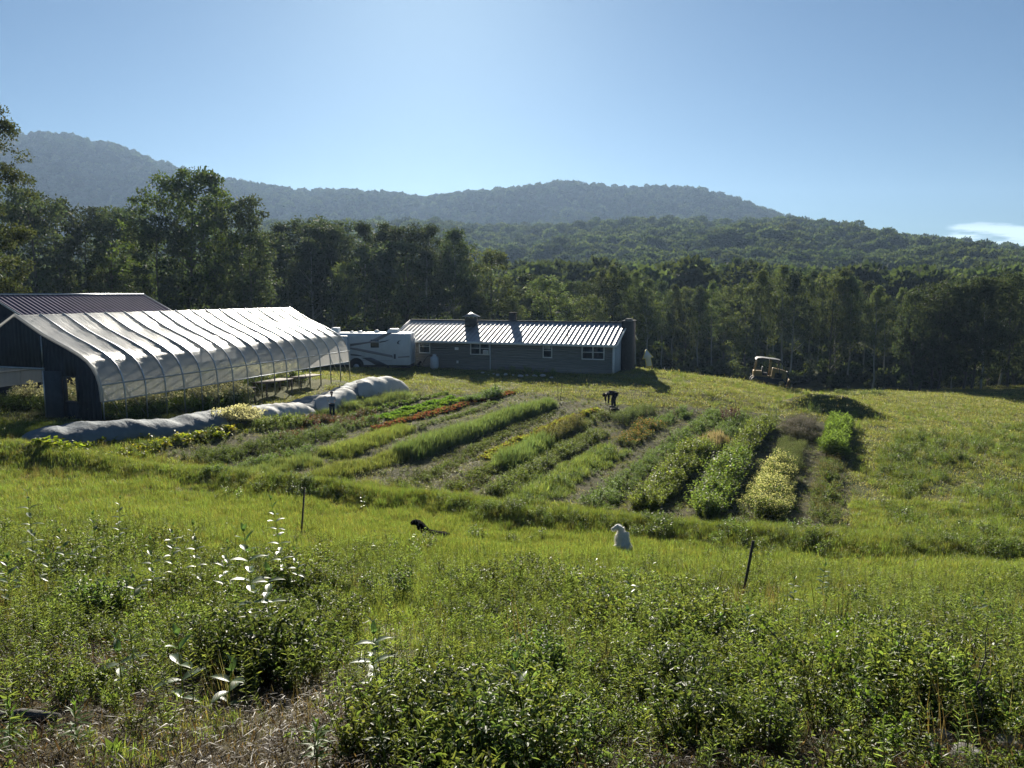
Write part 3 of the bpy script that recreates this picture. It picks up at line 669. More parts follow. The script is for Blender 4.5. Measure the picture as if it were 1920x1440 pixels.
# downspout, roof furniture
x = hx(920, 670); mb = MB(); mb.tube([(x, -.1, ze-.1), (x, -.09, -.4)], .05, 6); mb.build('downspout', M['offwhite'], house)
def roofz(y): return RZ+.05-(abs(y-HD/2))*(RZ+.05-ze)/(HD/2+ex)
x = hx(841, 600)+.9; y0 = 2.3
mb = MB(); mb.box(x-.42, x+.42, y0, y0+.95, roofz(y0)-.1, RZ+.30); ch = mb.build('chimney', M['brick'], house)
mb = MB(); mb.add([(x-.62, y0-.2, RZ+.42), (x+.62, y0-.2, RZ+.42), (x+.62, y0+1.15, RZ+.42), (x-.62, y0+1.15, RZ+.42), (x, y0+.48, RZ+.82)], [(0, 1, 4), (1, 2, 4), (2, 3, 4), (3, 0, 4), (3, 2, 1, 0)])
for sx in (-.36, .36):
    for sy in (.08, .87): mb.box(x+sx-.03, x+sx+.03, y0+sy-.03, y0+sy+.03, RZ+.3, RZ+.43)
mb.build('chimney_cap', M['metalroof'], ch)
x = hx(903, 590)+1.2; mb = MB(); mb.box(x-.26, x+.26, HD/2+.3, HD/2+.85, RZ-.5, RZ+.72); mb.box(x-.31, x+.31, HD/2+.25, HD/2+.9, RZ+.72, RZ+.8); mb.build('chimney', M['brick'], house)
x = HL+.06; mb = MB(); mb.box(x, x+.75, 2.6, 4.6, -.9, RZ+.18); ch = mb.build('chimney', M['brick'], house)
mb = MB(); mb.box(x-.06, x+.81, 2.54, 4.66, RZ+.18, RZ+.25); mb.box(x+.15, x+.6, 3.1, 4.1, RZ+.25, RZ+.38); mb.build('chimney_cap', M['stone'], ch)
x = hx(1055, 630)+.2; mb = MB(); mb.tube([(x, .8, roofz(.8)-.1), (x, .8, roofz(.8)+.75)], .045, 6); mb.box(x-.1, x+.1, .76, .84, roofz(.8)+.45, roofz(.8)+.5); mb.build('vent_pipe', M['black'], house)
# propane tank
px_, py_ = 822, 686; a = hx(px_, py_); tp_ = Vector((HX, HY, 0))+Vector((.94, -.342, 0))*a+Vector((-.342, -.94, 0))*.75
tk = empty('propane_tank', (tp_.x, tp_.y, float(H(tp_.x, tp_.y))-.05), 0, 'upright pale gas tank standing against the house wall', 'gas tank')
mb = MB(); q = [(0, .08, 0), (0, 0, .1)]; zz = [.08, .14, .22, .95, 1.05, 1.12, 1.15]; rr_ = [.22, .32, .36, .36, .31, .2, .08]
mb.tube([(0, 0, z) for z in zz], rr_, 18); mb.build('vessel', M['offwhite'], tk, True)
mb = MB(); mb.tube([(0, 0, 1.1), (0, 0, 1.3)], .16, 14); mb.build('valve_collar', M['offwhite'], tk)
mb = MB(); mb.tube([(0, 0, 0), (0, 0, .12)], .27, 16); mb.build('foot_ring', M['steel'], tk)
mb = MB(); mb.tube([(-.1, .1, 1.22), (-.6, .3, 1.1), (-.95, .45, .7), (-1.15, .5, .25)], .03, 6); mb.build('gas_hose', M['black'], tk)
mb = MB(); a = hx(789, 682); p = Vector((HX, HY, 0))+Vector((.94, -.342, 0))*a+Vector((-.342, -.94, 0))*.5; gz = float(H(p.x, p.y))
mb.tube([(0, 0, 0), (0, 0, .28)], .16, 12); mb.tube([(0, 0, .28), (.25, 0, .5)], .08, 8); mb.box(-.3, .3, -.12, .12, .02, .16); o = mb.build('pump_unit', M['black']); o.location = (p.x, p.y, gz)
tag(o, 'small dark pump beside the pale gas tank at the house wall', 'pump')
# stones edging the flower bed
for k, (px, py, w) in enumerate([(905,702,.32),(925,704,.25),(933,706,.5),(948,705,.45),(962,706,.3),(976,708,.5),(988,707,.3),(1003,708,.45),(1018,707,.5),(916,706,.2),(1034,711,.3)]):
    p = hit(px, py); bm = bmesh.new(); bmesh.ops.create_icosphere(bm, subdivisions=2, radius=.5)
    for v_ in bm.verts: v_.co *= 1+random.uniform(-.12, .12); v_.co.z *= .42; v_.co.y *= .6; v_.co *= w
    me = bpy.data.meshes.new('edging_stone'); bm.to_mesh(me); bm.free(); me.materials.append(M['palestone']); o = link(bpy.data.objects.new('edging_stone', me)); o.location = p+Vector((0, 0, .12)); o.rotation_euler.z = random.random()*3
    tag(o, 'pale stone in the line edging the flower bed before the house', 'stone', 'stones edging the flower bed')
# arrow sign
p = at(1219, 693, 63); p.z = float(H(p.x, p.y)); sg = empty('arrow_sign', p, 0, 'white arrow shaped board with yellow edge leaning beside the dark chimney', 'sign', rot=(R(-8), R(-9), R(10)))
A_ = [(-.25, .35), (.25, .35), (.25, 1.05), (.48, 1.05), (0, 1.8), (-.48, 1.05), (-.25, 1.05)]
def plate(pts, y0, y1):
    n = len(pts); V = [(x, y0, z) for x, z in pts]+[(x, y1, z) for x, z in pts]
    return V, [tuple(range(n)), tuple(range(n, 2*n))[::-1]]+[(i, n+i, n+(i+1) % n, (i+1) % n) for i in range(n)]
mb = MB(); mb.add(*plate(A_, 0, .04)); mb.build('arrow_board', M['sign'], sg)
mb = MB()
for i in range(7):
    a, b_ = A_[i], A_[(i+1) % 7]; mb.tube([(a[0], .02, a[1]), (b_[0], .02, b_[1])], .035, 5)
mb.build('edging', M['signedge'], sg)
for s in (-.2, .2): mb = MB(); mb.box(s-.03, s+.03, .045, .09, -.25, .9); mb.build('leg', M['wood'], sg)
# ------------------------------------------------------------------ camper (motorhome)
RVZ = -6.3; rv = empty('motorhome', (-8.35, 61.2, RVZ), R(-3), 'long white motorhome with dark swoosh stripes parked left of the house', 'motorhome')
# local: x from -9.6 (front, hidden) to 0 (rear); y 0 (our side) to 2.5
bm = bmesh.new()
sec = [(0, .42), (0, 2.75), (-.06, 2.98), (-.2, 3.05)]
mb = MB()
prof = [(.0, .45), (.0, 2.85), (.06, 2.98), (.2, 3.06), (2.3, 3.06), (2.44, 2.98), (2.5, 2.85), (2.5, .45)]
xs = [-9.6, -9.35, -.18, -.02]; ins = [.12, 0, 0, .09]
V = []
for x_, i_ in zip(xs, ins):
    for y_, z_ in prof: V.append((x_, y_+(i_ if y_ < 1.25 else -i_), z_-(i_ if z_ > 1.5 else -i_*.6)))
n = len(prof); F = [(i*n+k, i*n+(k+1) % n, (i+1)*n+(k+1) % n, (i+1)*n+k) for i in range(3) for k in range(n)]+[tuple(range(n))[::-1], tuple(3*n+k for k in range(n))]
mb.add(V, F); mb.build('body', M['offwhite'], rv, bevel=.02)
def rvx(px, py): return (XR(px, py)*61.2+8.35)
def rvz(px, py): return T(py)*61.2-RVZ
def decal(name, pts, mat, y=-.006):
    P_ = [(rvx(a, b_), rvz(a, b_)) for a, b_ in pts]; mb = MB(); mb.add(*plate(P_, y, y+.004)); return mb.build(name, mat, rv)
decal('stripe', [(655,645),(690,641),(722,625),(736,624),(712,637),(694,643),(655,650)], M['tan'])
decal('stripe', [(710,641),(722,639),(732,636),(722,641),(711,643)], M['navy'])
decal('stripe', [(655,652),(668,653),(735,666),(737,671),(700,664),(655,655)], M['tan'])
decal('stripe', [(676,671),(695,671),(712,678),(727,685),(704,685),(690,677)], M['navy'])
decal('stripe', [(655,664),(668,665),(684,669),(657,667)], M['navy'])
decal('stripe', [(746,669),(768,667),(768,670),(746,671)], M['tan'])
decal('crescent_emblem', [(752,638),(747,639),(744,642),(745,645),(750,646),(747,643.5),(748,640.5)], M['navy'], -.0065)
decal('lower_panel_line', [(655,676.4),(735,676.4),(735,677),(655,677)], M['tan'], -.005)
def rvbox(name, p0, p1, y0, y1, mat, bevel=0):
    mb = MB(); x0, x1 = rvx(*p0), rvx(*p1); z1, z0 = rvz(*p0), rvz(*p1); mb.box(min(x0, x1), max(x0, x1), y0, y1, min(z0, z1), max(z0, z1)); return mb.build(name, mat, rv, bevel=bevel)
w = rvbox('window', (694, 637), (710, 652), -.03, -.001, M['glass'], .01)
mb = MB(); x0, x1 = rvx(694, 637), rvx(710, 637); mb.box(x0, x1, -.04, -.031, rvz(694, 642), rvz(694, 641)); mb.build('window_bar', M['offwhite'], w)
rvbox('locker_latch', (738, 664), (742, 673), -.03, -.001, M['navy'], .01)
rvbox('window', (640, 630), (650, 646), -.03, -.001, M['glass'], .01)
x1 = rvx(651, 625); mb = MB(); mb.box(-9.0, x1, -.35, -.002, .9, 2.88); mb.build('slide_out', M['offwhite'], rv, bevel=.02)
for (a, b_, hh) in [(607, 627, .42), (718, 742, .34)]:
    x0, x1 = rvx(a, 620), rvx(b_, 620); mb = MB(); V = [(x0, .8, 3.065), (x1, .8, 3.065), (x1, 1.6, 3.065), (x0, 1.6, 3.065), (x0+.3, .85, 3.06+hh), (x1-.03, .85, 3.06+hh), (x1-.03, 1.55, 3.06+hh), (x0+.3, 1.55, 3.06+hh)]
    mb.add(V, np.array([(0, 3, 2, 1), (4, 5, 6, 7), (0, 1, 5, 4), (1, 2, 6, 5), (2, 3, 7, 6), (3, 0, 4, 7)])); mb.build('roof_air_conditioner', M['white'], rv, bevel=.03)
for a, b_, hh in [(647, 656, .14), (662, 674, .16), (694, 706, .24), (676, 688, .07)]:
    x0, x1 = rvx(a, 620), rvx(b_, 620); mb = MB(); mb.tube([((x0+x1)/2, 1.1, 3.065), ((x0+x1)/2, 1.1, 3.06+hh*.6), ((x0+x1)/2, 1.1, 3.06+hh)], [(x1-x0)/2, (x1-x0)/2*.85, (x1-x0)/2*.4], 12); mb.build('roof_vent', M['white'], rv, True)
for xw in (rvx(667, 680), -8.2):
    mb = MB(); mb.tube([(xw, -.02, .42), (xw, .02, .42)], .62, 20); arch = mb.build('wheel_arch', M['black'], rv)
    mb = MB(); mb.tube([(xw, -.05, .30), (xw, .22, .30)], .47, 22); wh = mb.build('wheel', M['black'], rv, bevel=.02)
    mb = MB(); mb.tube([(xw, -.07, .30), (xw, -.03, .30)], .24, 16); mb.build('hub', M['steel'], wh)
mb = MB(); mb.box(-9.3, -.1, .15, 2.35, .22, .44); mb.build('chassis', M['black'], rv)
mb = MB()
for z_ in np.arange(.8, 2.9, .3): mb.tube([(.1, .5, z_), (.1, .9, z_)], .015, 5)
mb.tube([(.1, .5, .7), (.1, .5, 3.1)], .02, 5); mb.tube([(.1, .9, .7), (.1, .9, 3.1)], .02, 5); mb.build('rear_ladder', M['steel'], rv)
# ------------------------------------------------------------------ bulldozer
p = at(1441, 727, 66.5); p.z = float(H(p.x, p.y)); dz = empty('bulldozer', p, 0, 'small faded yellow bulldozer with a roof canopy parked on the grass brow', 'bulldozer', rot=(0, R(5), R(-14)))
def track(y0, y1):
    t = []; zc, r_ = .42, .40; xa, xb = -1.25, .95
    for k in range(9): a = R(90+180*k/8); t.append((xa+r_*math.cos(a), zc+r_*math.sin(a)))
    for k in range(9): a = R(-90+180*k/8); t.append((xb+r_*math.cos(a), zc+r_*math.sin(a)))
    mb = MB(); mb.add(*plate(t, y0, y1)); o = mb.build('track', M['black'], dz, bevel=.02)
    mb = MB()
    for xx in np.linspace(-1.6, 1.3, 20): mb.box(xx-.02, xx+.02, y0-.02, y1+.02, .80, .86); mb.box(xx-.02, xx+.02, y0-.02, y1+.02, -.02, .03)
    mb.build('grouser', M['black'], o)
    mb = MB()
    for xx in (-1.25, -.6, -.15, .3, .95): mb.tube([(xx, y0-.03, .42 if abs(xx) > .9 else .24), (xx, y0-.005, .42 if abs(xx) > .9 else .24)], .27 if abs(xx) > .9 else .12, 14)
    mb.build('track_wheels', M['yellow'], o)
track(-.9, -.52); track(.52, .9)
mb = MB(); hd = [(0.05, .72), (1.35, .55), (1.35, 1.48), (1.1, 1.58), (.1, 1.72)]; mb.add(*plate(hd, -.36, .36)); mb.build('engine_hood', M['yellow'], dz, bevel=.04)
mb = MB(); mb.box(.35, .95, -.375, -.362, .85, 1.3); mb.build('side_grille', M['black'], dz)
mb = MB(); mb.box(1.352, 1.50, -.42, .42, .35, 1.52); mb.build('radiator_guard', M['black'], dz, bevel=.03)
mb = MB(); mb.box(1.0, 1.34, -.44, -.37, .2, 1.35); mb.build('front_frame', M['yellow'], dz)
mb = MB(); mb.box(-1.45, .045, -.5, .5, .55, .95); mb.box(-1.5, -.75, -.48, .48, .96, 1.32); mb.build('rear_body', M['yellow'], dz, bevel=.03)
mb = MB(); mb.box(-.7, -.25, -.28, .28, .96, 1.2); mb.box(-.78, -.66, -.28, .28, 1.2, 1.72); mb.build('seat', M['black'], dz, bevel=.04)
for y_ in (-.62, .62):
    mb = MB(); mb.tube([(-1.42, y_, .9), (-1.28, y_, 2.5)], .05, 6); mb.build('canopy_post', M['yellow'], dz)
    mb = MB(); mb.tube([(-.08, y_, .9), (-.1, y_, 2.48)], .05, 6); mb.build('canopy_post', M['yellow'], dz)
    mb = MB(); mb.tube([(.62, y_*.6, 2.46), (1.42, y_*.62, 1.52)], .022, 5); mb.build('sweep_rod', M['black'], dz)
    mb = MB(); mb.tube([(.6, y_, 2.46), (.72, y_*.9, 1.1)], .03, 6); mb.build('canopy_post', M['black'], dz)
mb = MB(); G = []
for xx, zz_ in [(-1.42, 2.38), (-1.3, 2.52), (-.9, 2.57), (.2, 2.55), (.66, 2.50), (.74, 2.42)]: G.append([(xx, y_, zz_-.03*abs(y_)) for y_ in (-.8, -.4, 0, .4, .8)])
G = np.array(G); mb.grid(G); mb.grid((G-np.array([0, 0, .06]))[::-1]); mb.build('canopy_roof', M['siding'], dz)
mb = MB(); mb.tube([(.55, 0, 1.6), (.55, 0, 2.05)], .04, 8); mb.build('exhaust_pipe', M['black'], dz)
mb = MB(); mb.tube([(-.2, -.3, 1.0), (0, -.3, 1.75)], .018, 5); mb.tube([(-.1, .2, 1.0), (.0, .2, 1.7)], .018, 5); mb.build('control_lever', M['black'], dz)
mb = MB(); G = [[(1.75+.18*math.cos(a), y_, .35+.55*math.sin(a)*1.0) for y_ in (-1.2, 1.2)] for a in np.linspace(2.2, 4.1, 7)]; G = np.array(G); mb.grid(G); mb.grid(G[::-1]+np.array([.05, 0, 0])); mb.build('blade', M['yellow'], dz)
for y_ in (-.98, .98): mb = MB(); mb.tube([(-.2, y_, .3), (1.62, y_, .3)], .06, 6); mb.build('push_arm', M['yellow'], dz)
# ------------------------------------------------------------------ row covers
def cover(name, pts, w, hgt, mat, label, seed):
    r = np.random.default_rng(seed); P_ = np.array(pts, float); d = np.r_[0, np.cumsum(np.hypot(*np.diff(P_, axis=0).T))]; t = np.linspace(0, d[-1], int(d[-1]/.12))
    X = np.interp(t, d, P_[:, 0]); Y = np.interp(t, d, P_[:, 1]); dx = np.gradient(X); dy = np.gradient(Y); l = np.hypot(dx, dy); nx, ny = dy/l, -dx/l
    end = np.minimum(1, np.minimum(t, d[-1]-t)/1.1)**.5; hh = hgt*(.9+.22*vn(t*.35+seed, 3+0*t))*(.25+.75*end)*(.95+.07*np.abs(np.sin(t*math.pi/1.5))); ww = w*(.85+.3*vn(t*.5, 7+seed+0*t))*(.4+.6*end)
    A = np.linspace(0, math.pi, 17); G = []
    for k, a in enumerate(A):
        s = np.cos(a)*ww/2*(1+.08*vn(t*2.5+k*.8, k+0*t)); z = np.sin(a)**.8*hh if 0 < k < 16 else 0*hh-.08
        x = X+nx*s; y = Y+ny*s; fold = .05*(vn(t*1.8+k*.45*np.sin(t*.3), k*.35+0*t)-.5)+.04*(vn(t*7+k*1.3, k*.8+0*t)-.5)
        G.append(np.stack([x, y, H(x, y)+z+fold*(0 < k < 16)], -1))
    mb = MB(); mb.grid(np.array(G)); o = mb.build(name, mat, None, True); return tag(o, label, 'row cover')
cover('row_cover', [(-17.2, 25.7), (-16.2, 27.4), (-14.8, 29.4), (-13.5, 33), (-12.4, 37), (-11.2, 41.5), (-10.0, 45.5), (-9.0, 49)], 1.35, .62, M['bluetarp'], 'long blue grey fabric row cover lying along the plastic tunnel', 3)
cover('row_cover', [(-12.35, 35.4), (-11.4, 38.8), (-10.9, 40.4)], 1.1, .68, M['whitetarp'], 'short white fabric row cover left of the standing person, nearest of the white ones', 8)
cover('row_cover', [(-10.85, 40.6), (-10.2, 43.2), (-9.7, 45)], 1.25, .8, M['whitetarp'], 'bulging white row cover directly behind the standing person', 11)
cover('row_cover', [(-9.7, 45.3), (-8.6, 48), (-7.3, 50.4)], 1.5, .8, M['whitetarp'], 'brightest white row cover at the far end nearest the motorhome', 15)
# haze
mh = bpy.data.materials.new('haze'); mh.use_nodes = True; q = mh.node_tree; q.nodes.remove(q.nodes['Principled BSDF'])
pv = q.nodes.new('ShaderNodeVolumePrincipled'); pv.inputs['Color'].default_value = (.42, .60, .88, 1); pv.inputs['Density'].default_value = HAZE = .00018; pv.inputs['Anisotropy'].default_value = .35
q.links.new(pv.outputs[0], q.nodes['Material Output'].inputs['Volume'])
mb = MB(); mb.box(-2700, 2700, -60, 2250, -260, 305); hz_ = mb.build('haze', mh); tag(hz_, kind='stuff')
# ------------------------------------------------------------------ plant templates
def rs(seed): return np.random.default_rng(seed)
def gz(X, Y): return H(np.asarray(X), np.asarray(Y))
def t_tuft(seed, n, h, spread, wd, col, lean=.5, hv=.35):
    r = rs(seed); b = np.c_[r.normal(size=(n, 2))*spread, np.zeros(n)-.02]
    mb = MB(); c = np.asarray(col)*(.7+.6*r.random((n, 1)))*np.c_[.85+.35*r.random(n), np.ones(n), .8+.3*r.random(n)]
    mb.add(*blades(b, h*(1-hv+2*hv*r.random(n)), wd*(.6+.8*r.random(n)), lean*(.3+r.random(n)), c, r=r)); return mb
def t_bush(seed, n, h, rad, ll, lw, col, stems=5, top=None, up=.3, flower=None, fl_n=0, fl_s=.02, droop=0., hexa=False):
    r = rs(seed); mb = MB(); sp = r.normal(size=(stems, 2))*rad*.55; sh = h*(.65+.45*r.random(stems))
    for i in range(stems):
        mb.tube([(sp[i, 0]*.15, sp[i, 1]*.15, -.02), (sp[i, 0]*.7, sp[i, 1]*.7, sh[i]*.6), (sp[i, 0], sp[i, 1], sh[i])], [.0045, .0035, .0015], 3, (.06, .07, .03), cap=False)
    k = r.integers(0, stems, n); t = r.random(n)**.75
    fr = .15+.85*np.minimum(t*1.3, 1)
    pos = np.c_[sp[k]*fr[:, None]+r.normal(size=(n, 2))*rad*.16*(1.1-t[:, None]*.6), t*sh[k]]
    a = r.random(n)*6.283; d = np.c_[np.cos(a), np.sin(a), up+.5*r.normal(size=n)-droop]
    c = np.asarray(col)*(.65+.7*r.random((n, 1)))*np.c_[.85+.3*r.random(n), np.ones(n), .8+.4*r.random(n)]
    if top is not None: c = c*(1-t[:, None]**2)+np.asarray(top)*(t[:, None]**2)
    mb.add(*leaves(pos, d, ll*(.6+.8*r.random(n)), lw*(.6+.8*r.random(n)), np.clip(c, 0, 1), up=np.c_[r.normal(size=(n, 2))*.75, np.ones(n)], r=r, fold=.15, hexa=hexa))
    if fl_n:
        k = r.integers(0, stems, fl_n); p = np.c_[sp[k]+r.normal(size=(fl_n, 2))*rad*.22, sh[k]*(.85+.25*r.random(fl_n))]
        mb.add(*leaves(p, r.normal(size=(fl_n, 3)), fl_s, fl_s, np.tile(flower, (fl_n, 1))*(.8+.3*r.random((fl_n, 1))), r=r))
    return mb
def t_spike(seed, h, n, ll, lw, col, upn=.75, curl=.0):      # goldenrod-like single stem, leaves in a spiral
    r = rs(seed); mb = MB(); bend = r.normal(size=2)*.08*h
    f = lambda t: np.c_[bend[0]*t*t, bend[1]*t*t, h*t]
    mb.tube([tuple(f(np.array([t]))[0]) for t in (0, .5, 1)], [.004, .003, .0015], 3, (.09, .11, .04), cap=False)
    t = np.linspace(.12, 1, n); a = np.arange(n)*2.4+r.normal(size=n)*.3
    d = np.c_[np.cos(a), np.sin(a), upn*(.3+1.3*t**2)]
    c = np.asarray(col)*(.7+.6*r.random((n, 1)))*(.85+.4*t[:, None])
    mb.add(*leaves(f(t), d, ll*(1.15-.5*np.abs(t-.55)*2*.5)*(.8+.4*r.random(n)), lw, np.clip(c, 0, 1), up=np.array([[0, 0, 1.]])+r.normal(size=(n, 3))*.35, r=r, fold=.12, hexa=True)); return mb
def t_rosette(seed, n, h, ll, lw, col, col2=None):
    r = rs(seed); mb = MB(); a = np.arange(n)*2.4+r.normal(size=n)*.2; t = np.linspace(0, 1, n)
    d = np.c_[np.cos(a), np.sin(a), .15+1.6*t]; b = np.c_[np.zeros((n, 2)), h*.15*t]
    c = np.asarray(col)*(.75+.5*r.random((n, 1)))
    if col2 is not None: w_ = r.random((n, 1)) > .6; c = np.where(w_, np.asarray(col2), c)
    mb.add(*leaves(b, d, ll*(.7+.5*r.random(n)), lw*(.8+.4*r.random(n)), c, up=np.array([[0, 0, 1.]])+r.normal(size=(n, 3))*.2, r=r, fold=.2)); return mb
G1 = (.125, .165, .048); G2 = (.155, .195, .058); G3 = (.105, .145, .05); GG = (.14, .19, .065); YG = (.17, .20, .03); OL = (.13, .13, .05)
TP = {
 'grass': [t_tuft(200+i, 46, .20, .10, .007, G2) for i in range(4)]+[t_tuft(210+i, 40, .16, .11, .007, (.20, .20, .075)) for i in range(2)],
 'tallgrass': [t_tuft(220+i, 60, .42, .11, .009, G1, .55) for i in range(4)]+[t_tuft(228, 50, .40, .12, .008, (.16, .17, .06), .5)],
 'lawn': [t_tuft(240+i, 60, .10, .24, .014, (.17, .19, .07), .8) for i in range(4)]+[t_tuft(246+i, 40, .07, .25, .016, (.27, .25, .13), 1.1) for i in range(2)],
 'clover': [t_bush(260+i, 150, .15, .16, .024, .018, G1, 8, up=.2, hexa=True) for i in range(4)],
 'herb': [t_bush(270+i, 200, .32, .15, .036, .014, G2, 7, up=.35, hexa=True) for i in range(4)]+[t_bush(276, 170, .28, .13, .032, .018, G1, 6, hexa=True)],
 'golden': [t_spike(280+i, .36+.04*i, 40, .062, .010, G2, .6) for i in range(5)],
 'bush': [t_bush(300+i, 210, .75, .32, .075, .04, G2, 8, up=.25) for i in range(4)],
 'bushdark': [t_bush(306+i, 260, .5, .28, .048, .024, G3, 9, up=.25, hexa=True) for i in range(3)],
 'greygreen': [t_bush(310+i, 200, .42, .26, .055, .024, GG, 7, up=.3) for i in range(4)],
 'low': [t_bush(320+i, 110, .24, .22, .055, .03, (.13, .17, .055), 6) for i in range(3)]+[t_bush(324, 80, .2, .2, .06, .03, (.10, .10, .055), 6)],
 'mulch': [t_tuft(330+i, 40, .06, .25, .018, (.19, .18, .10), 1.4) for i in range(3)]+[t_bush(334+i, 60, .14, .2, .05, .025, (.10, .12, .055), 5) for i in range(2)],
 'grassy': [t_tuft(340+i, 70, .6, .16, .014, (.13, .165, .085), .45) for i in range(4)],
 'grassyl': [t_tuft(346+i, 70, .45, .17, .013, (.17, .20, .08), .5) for i in range(4)],
 'feather': [t_bush(350+i, 240, .7, .26, .06, .010, (.15, .18, .10), 9, up=.9) for i in range(4)],
 'featherv': [t_bush(356+i, 240, .65, .26, .06, .008, (.09, .10, .07), 9, top=(.15, .12, .19), up=.9) for i in range(3)],
 'flower': [t_bush(360+i, 170, .66, .26, .055, .026, (.10, .14, .04), 8, flower=(.50, .48, .30), fl_n=60, fl_s=.028) for i in range(4)],
 'whitefl': [t_bush(366+i, 130, .55, .28, .05, .02, (.10, .12, .07), 7, flower=(.45, .42, .36), fl_n=110, fl_s=.05) for i in range(3)],
 'redlet': [t_rosette(370+i, 18, .2, .17, .09, (.17, .05, .055), (.12, .11, .05)) for i in range(3)],
 'greenlet': [t_rosette(376+i, 18, .2, .17, .10, (.12, .19, .04)) for i in range(3)],
 'yellowlet': [t_rosette(380+i, 18, .2, .18, .10, (.19, .22, .06), (.20, .14, .06)) for i in range(3)],
 'squash': [t_bush(384+i, 46, .42, .34, .17, .15, (.19, .22, .035), 7, up=.2) for i in range(3)]+[t_bush(388, 40, .38, .34, .16, .14, (.30, .27, .05), 6, up=.2)],
 'amaranth': [t_bush(390+i, 110, .5, .24, .07, .035, (.12, .065, .06), 6, up=.5) for i in range(1)]+[t_bush(393, 110, .4, .24, .07, .04, (.08, .10, .04), 6)],
 'orange': [t_bush(396+i, 130, .42, .26, .05, .025, (.10, .13, .04), 6, flower=(.30, .17, .08), fl_n=9, fl_s=.045) for i in range(2)],
 'reddish': [t_bush(400+i, 170, .62, .28, .05, .02, (.09, .12, .04), 8, top=(.16, .13, .075), up=.6) for i in range(3)],
 'mauve': [t_tuft(404+i, 80, .62, .14, .009, (.24, .19, .17), .3) for i in range(3)],
 'corn': [t_spike(408+i, .65+.06*i, 22, .26, .045, (.10, .15, .045), .7) for i in range(4)],
 'fennel': [t_bush(412+i, 500, 1.25, .34, .09, .006, (.13, .18, .05), 10, up=.8) for i in range(2)],
 'darkred': [t_bush(416+i, 260, 1.0, .34, .09, .045, (.075, .035, .045), 8, up=.9) for i in range(2)],
 'dead': [t_bush(440+i, 26, .55, .12, .03, .008, (.09, .078, .05), 5, up=.6) for i in range(3)],
 'dock': [t_rosette(445+i, 11, .3, .16, .055, (.13, .19, .05)) for i in range(3)],
 'seed': [t_tuft(450+i, 22, .62, .10, .004, (.13, .11, .06), .35) for i in range(3)],
 'straw': [t_tuft(420+i, 26, .07, .16, .006, (.10, .07, .045), 2.2) for i in range(4)],
}
# ------------------------------------------------------------------ crop rows (each row one object of its own)
def row(label, pts, w, kind, dens, sc=1., cat='crop row', name='crop_row', seed=[500]):
    seed[0] += 1; r = rs(seed[0]); P_ = np.array([hit0(px, py, H) for px, py in pts])
    d = np.r_[0, np.cumsum(np.hypot(*np.diff(P_, axis=0).T))]; n = max(4, int(d[-1]*w*dens*2.2))
    t = r.random(n)*d[-1]; X = np.interp(t, d, P_[:, 0]); Y = np.interp(t, d, P_[:, 1])
    e = 1e-2; dx = np.interp(t+e, d, P_[:, 0])-np.interp(t-e, d, P_[:, 0]); dy = np.interp(t+e, d, P_[:, 1])-np.interp(t-e, d, P_[:, 1]); l = np.hypot(dx, dy)+1e-9
    s = (r.random(n)-.5)*w*(.64+.34*vn(t*.9, seed[0]+0*t)); X = X+dy/l*s; Y = Y-dx/l*s
    keep = vn(t*.8+seed[0]*3, s*1.2+9) > .06; X, Y = X[keep], Y[keep]; s = s[keep]; t = t[keep]
    S_ = 1.2*sc*(1-.45*np.abs(s)/(w*.5))*(.72+.4*r.random(len(X)))*(.8+.45*vn(t*.7, s+seed[0]))
    mb = MB(); ks = kind if isinstance(kind, (list, tuple)) else [kind]; tt = sum([TP[k] for k in ks], [])
    scatter(mb, tt, np.c_[X, Y, gz(X, Y)], S_, tilt=.08, r=r)
    o = mb.build(name, M['crop']); return tag(o, label, cat)
row('narrow dry brownish weedy row, near half of the rightmost row', [(1545,985),(1550,930),(1560,868)], 1.2, ['low', 'greygreen', 'reddish', 'mulch'], 9, .85)
row('bright green leafy block at the far end of the rightmost row', [(1562,858),(1576,800)], 1.7, 'corn', 11, 1.0)
row('cream flowering block at the near end of the second row from the right', [(1430,975),(1462,890)], 1.7, 'flower', 9, 1.05)
row('feathery grey green middle stretch behind the cream flowering block', [(1468,885),(1490,835)], 1.7, 'feather', 7, .9)
row('purple topped feathery stretch at the far end behind the cream flowers', [(1493,830),(1508,795)], 2.0, 'featherv', 7, 1.1)
row('bright green leafy row left of the cream flowers, near half', [(1318,975),(1357,905),(1387,862)], 1.15, 'bush', 13, 1.05)
row('bright green leafy row left of the cream flowers, far half', [(1380,858),(1416,825),(1436,800)], 1.15, ['bush', 'bush', 'feather'], 9, 1.0)
row('tall bushy green row with a deep shadow on its right, third leafy row', [(1205,962),(1258,905),(1316,850)], 1.2, 'bush', 13, 1.05)
row('pale mauve grassy clump in the middle of the third leafy row', [(1318,846),(1345,826)], 1.4, 'mauve', 9, .9)
row('grey green stretch behind the mauve clump up to the dark red plant', [(1350,822),(1392,785)], 1.4, 'greygreen', 8, .9)
row('low grey green row left of the tall bushy leafy row', [(1110,952),(1190,888),(1270,832),(1345,780)], 1.4, ['greygreen', 'low'], 8, .85)
row('wide weedy green row ending behind in orange flowers, near part', [(975,948),(1070,890),(1150,845)], 2.0, ['greygreen', 'herb', 'grassyl'], 9, .8)
row('orange flowering patch in the wide weedy row', [(1165,838),(1225,800)], 1.9, 'orange', 8, 1.)
row('green end of the wide weedy row beyond the orange flowers', [(1230,796),(1285,775)], 1.6, ['low', 'greygreen'], 7, .9)
row('loose green row just right of the tall dark edged block', [(930,932),(1010,878),(1080,838),(1130,815)], 1.3, ['herb', 'greygreen'], 10, .95)
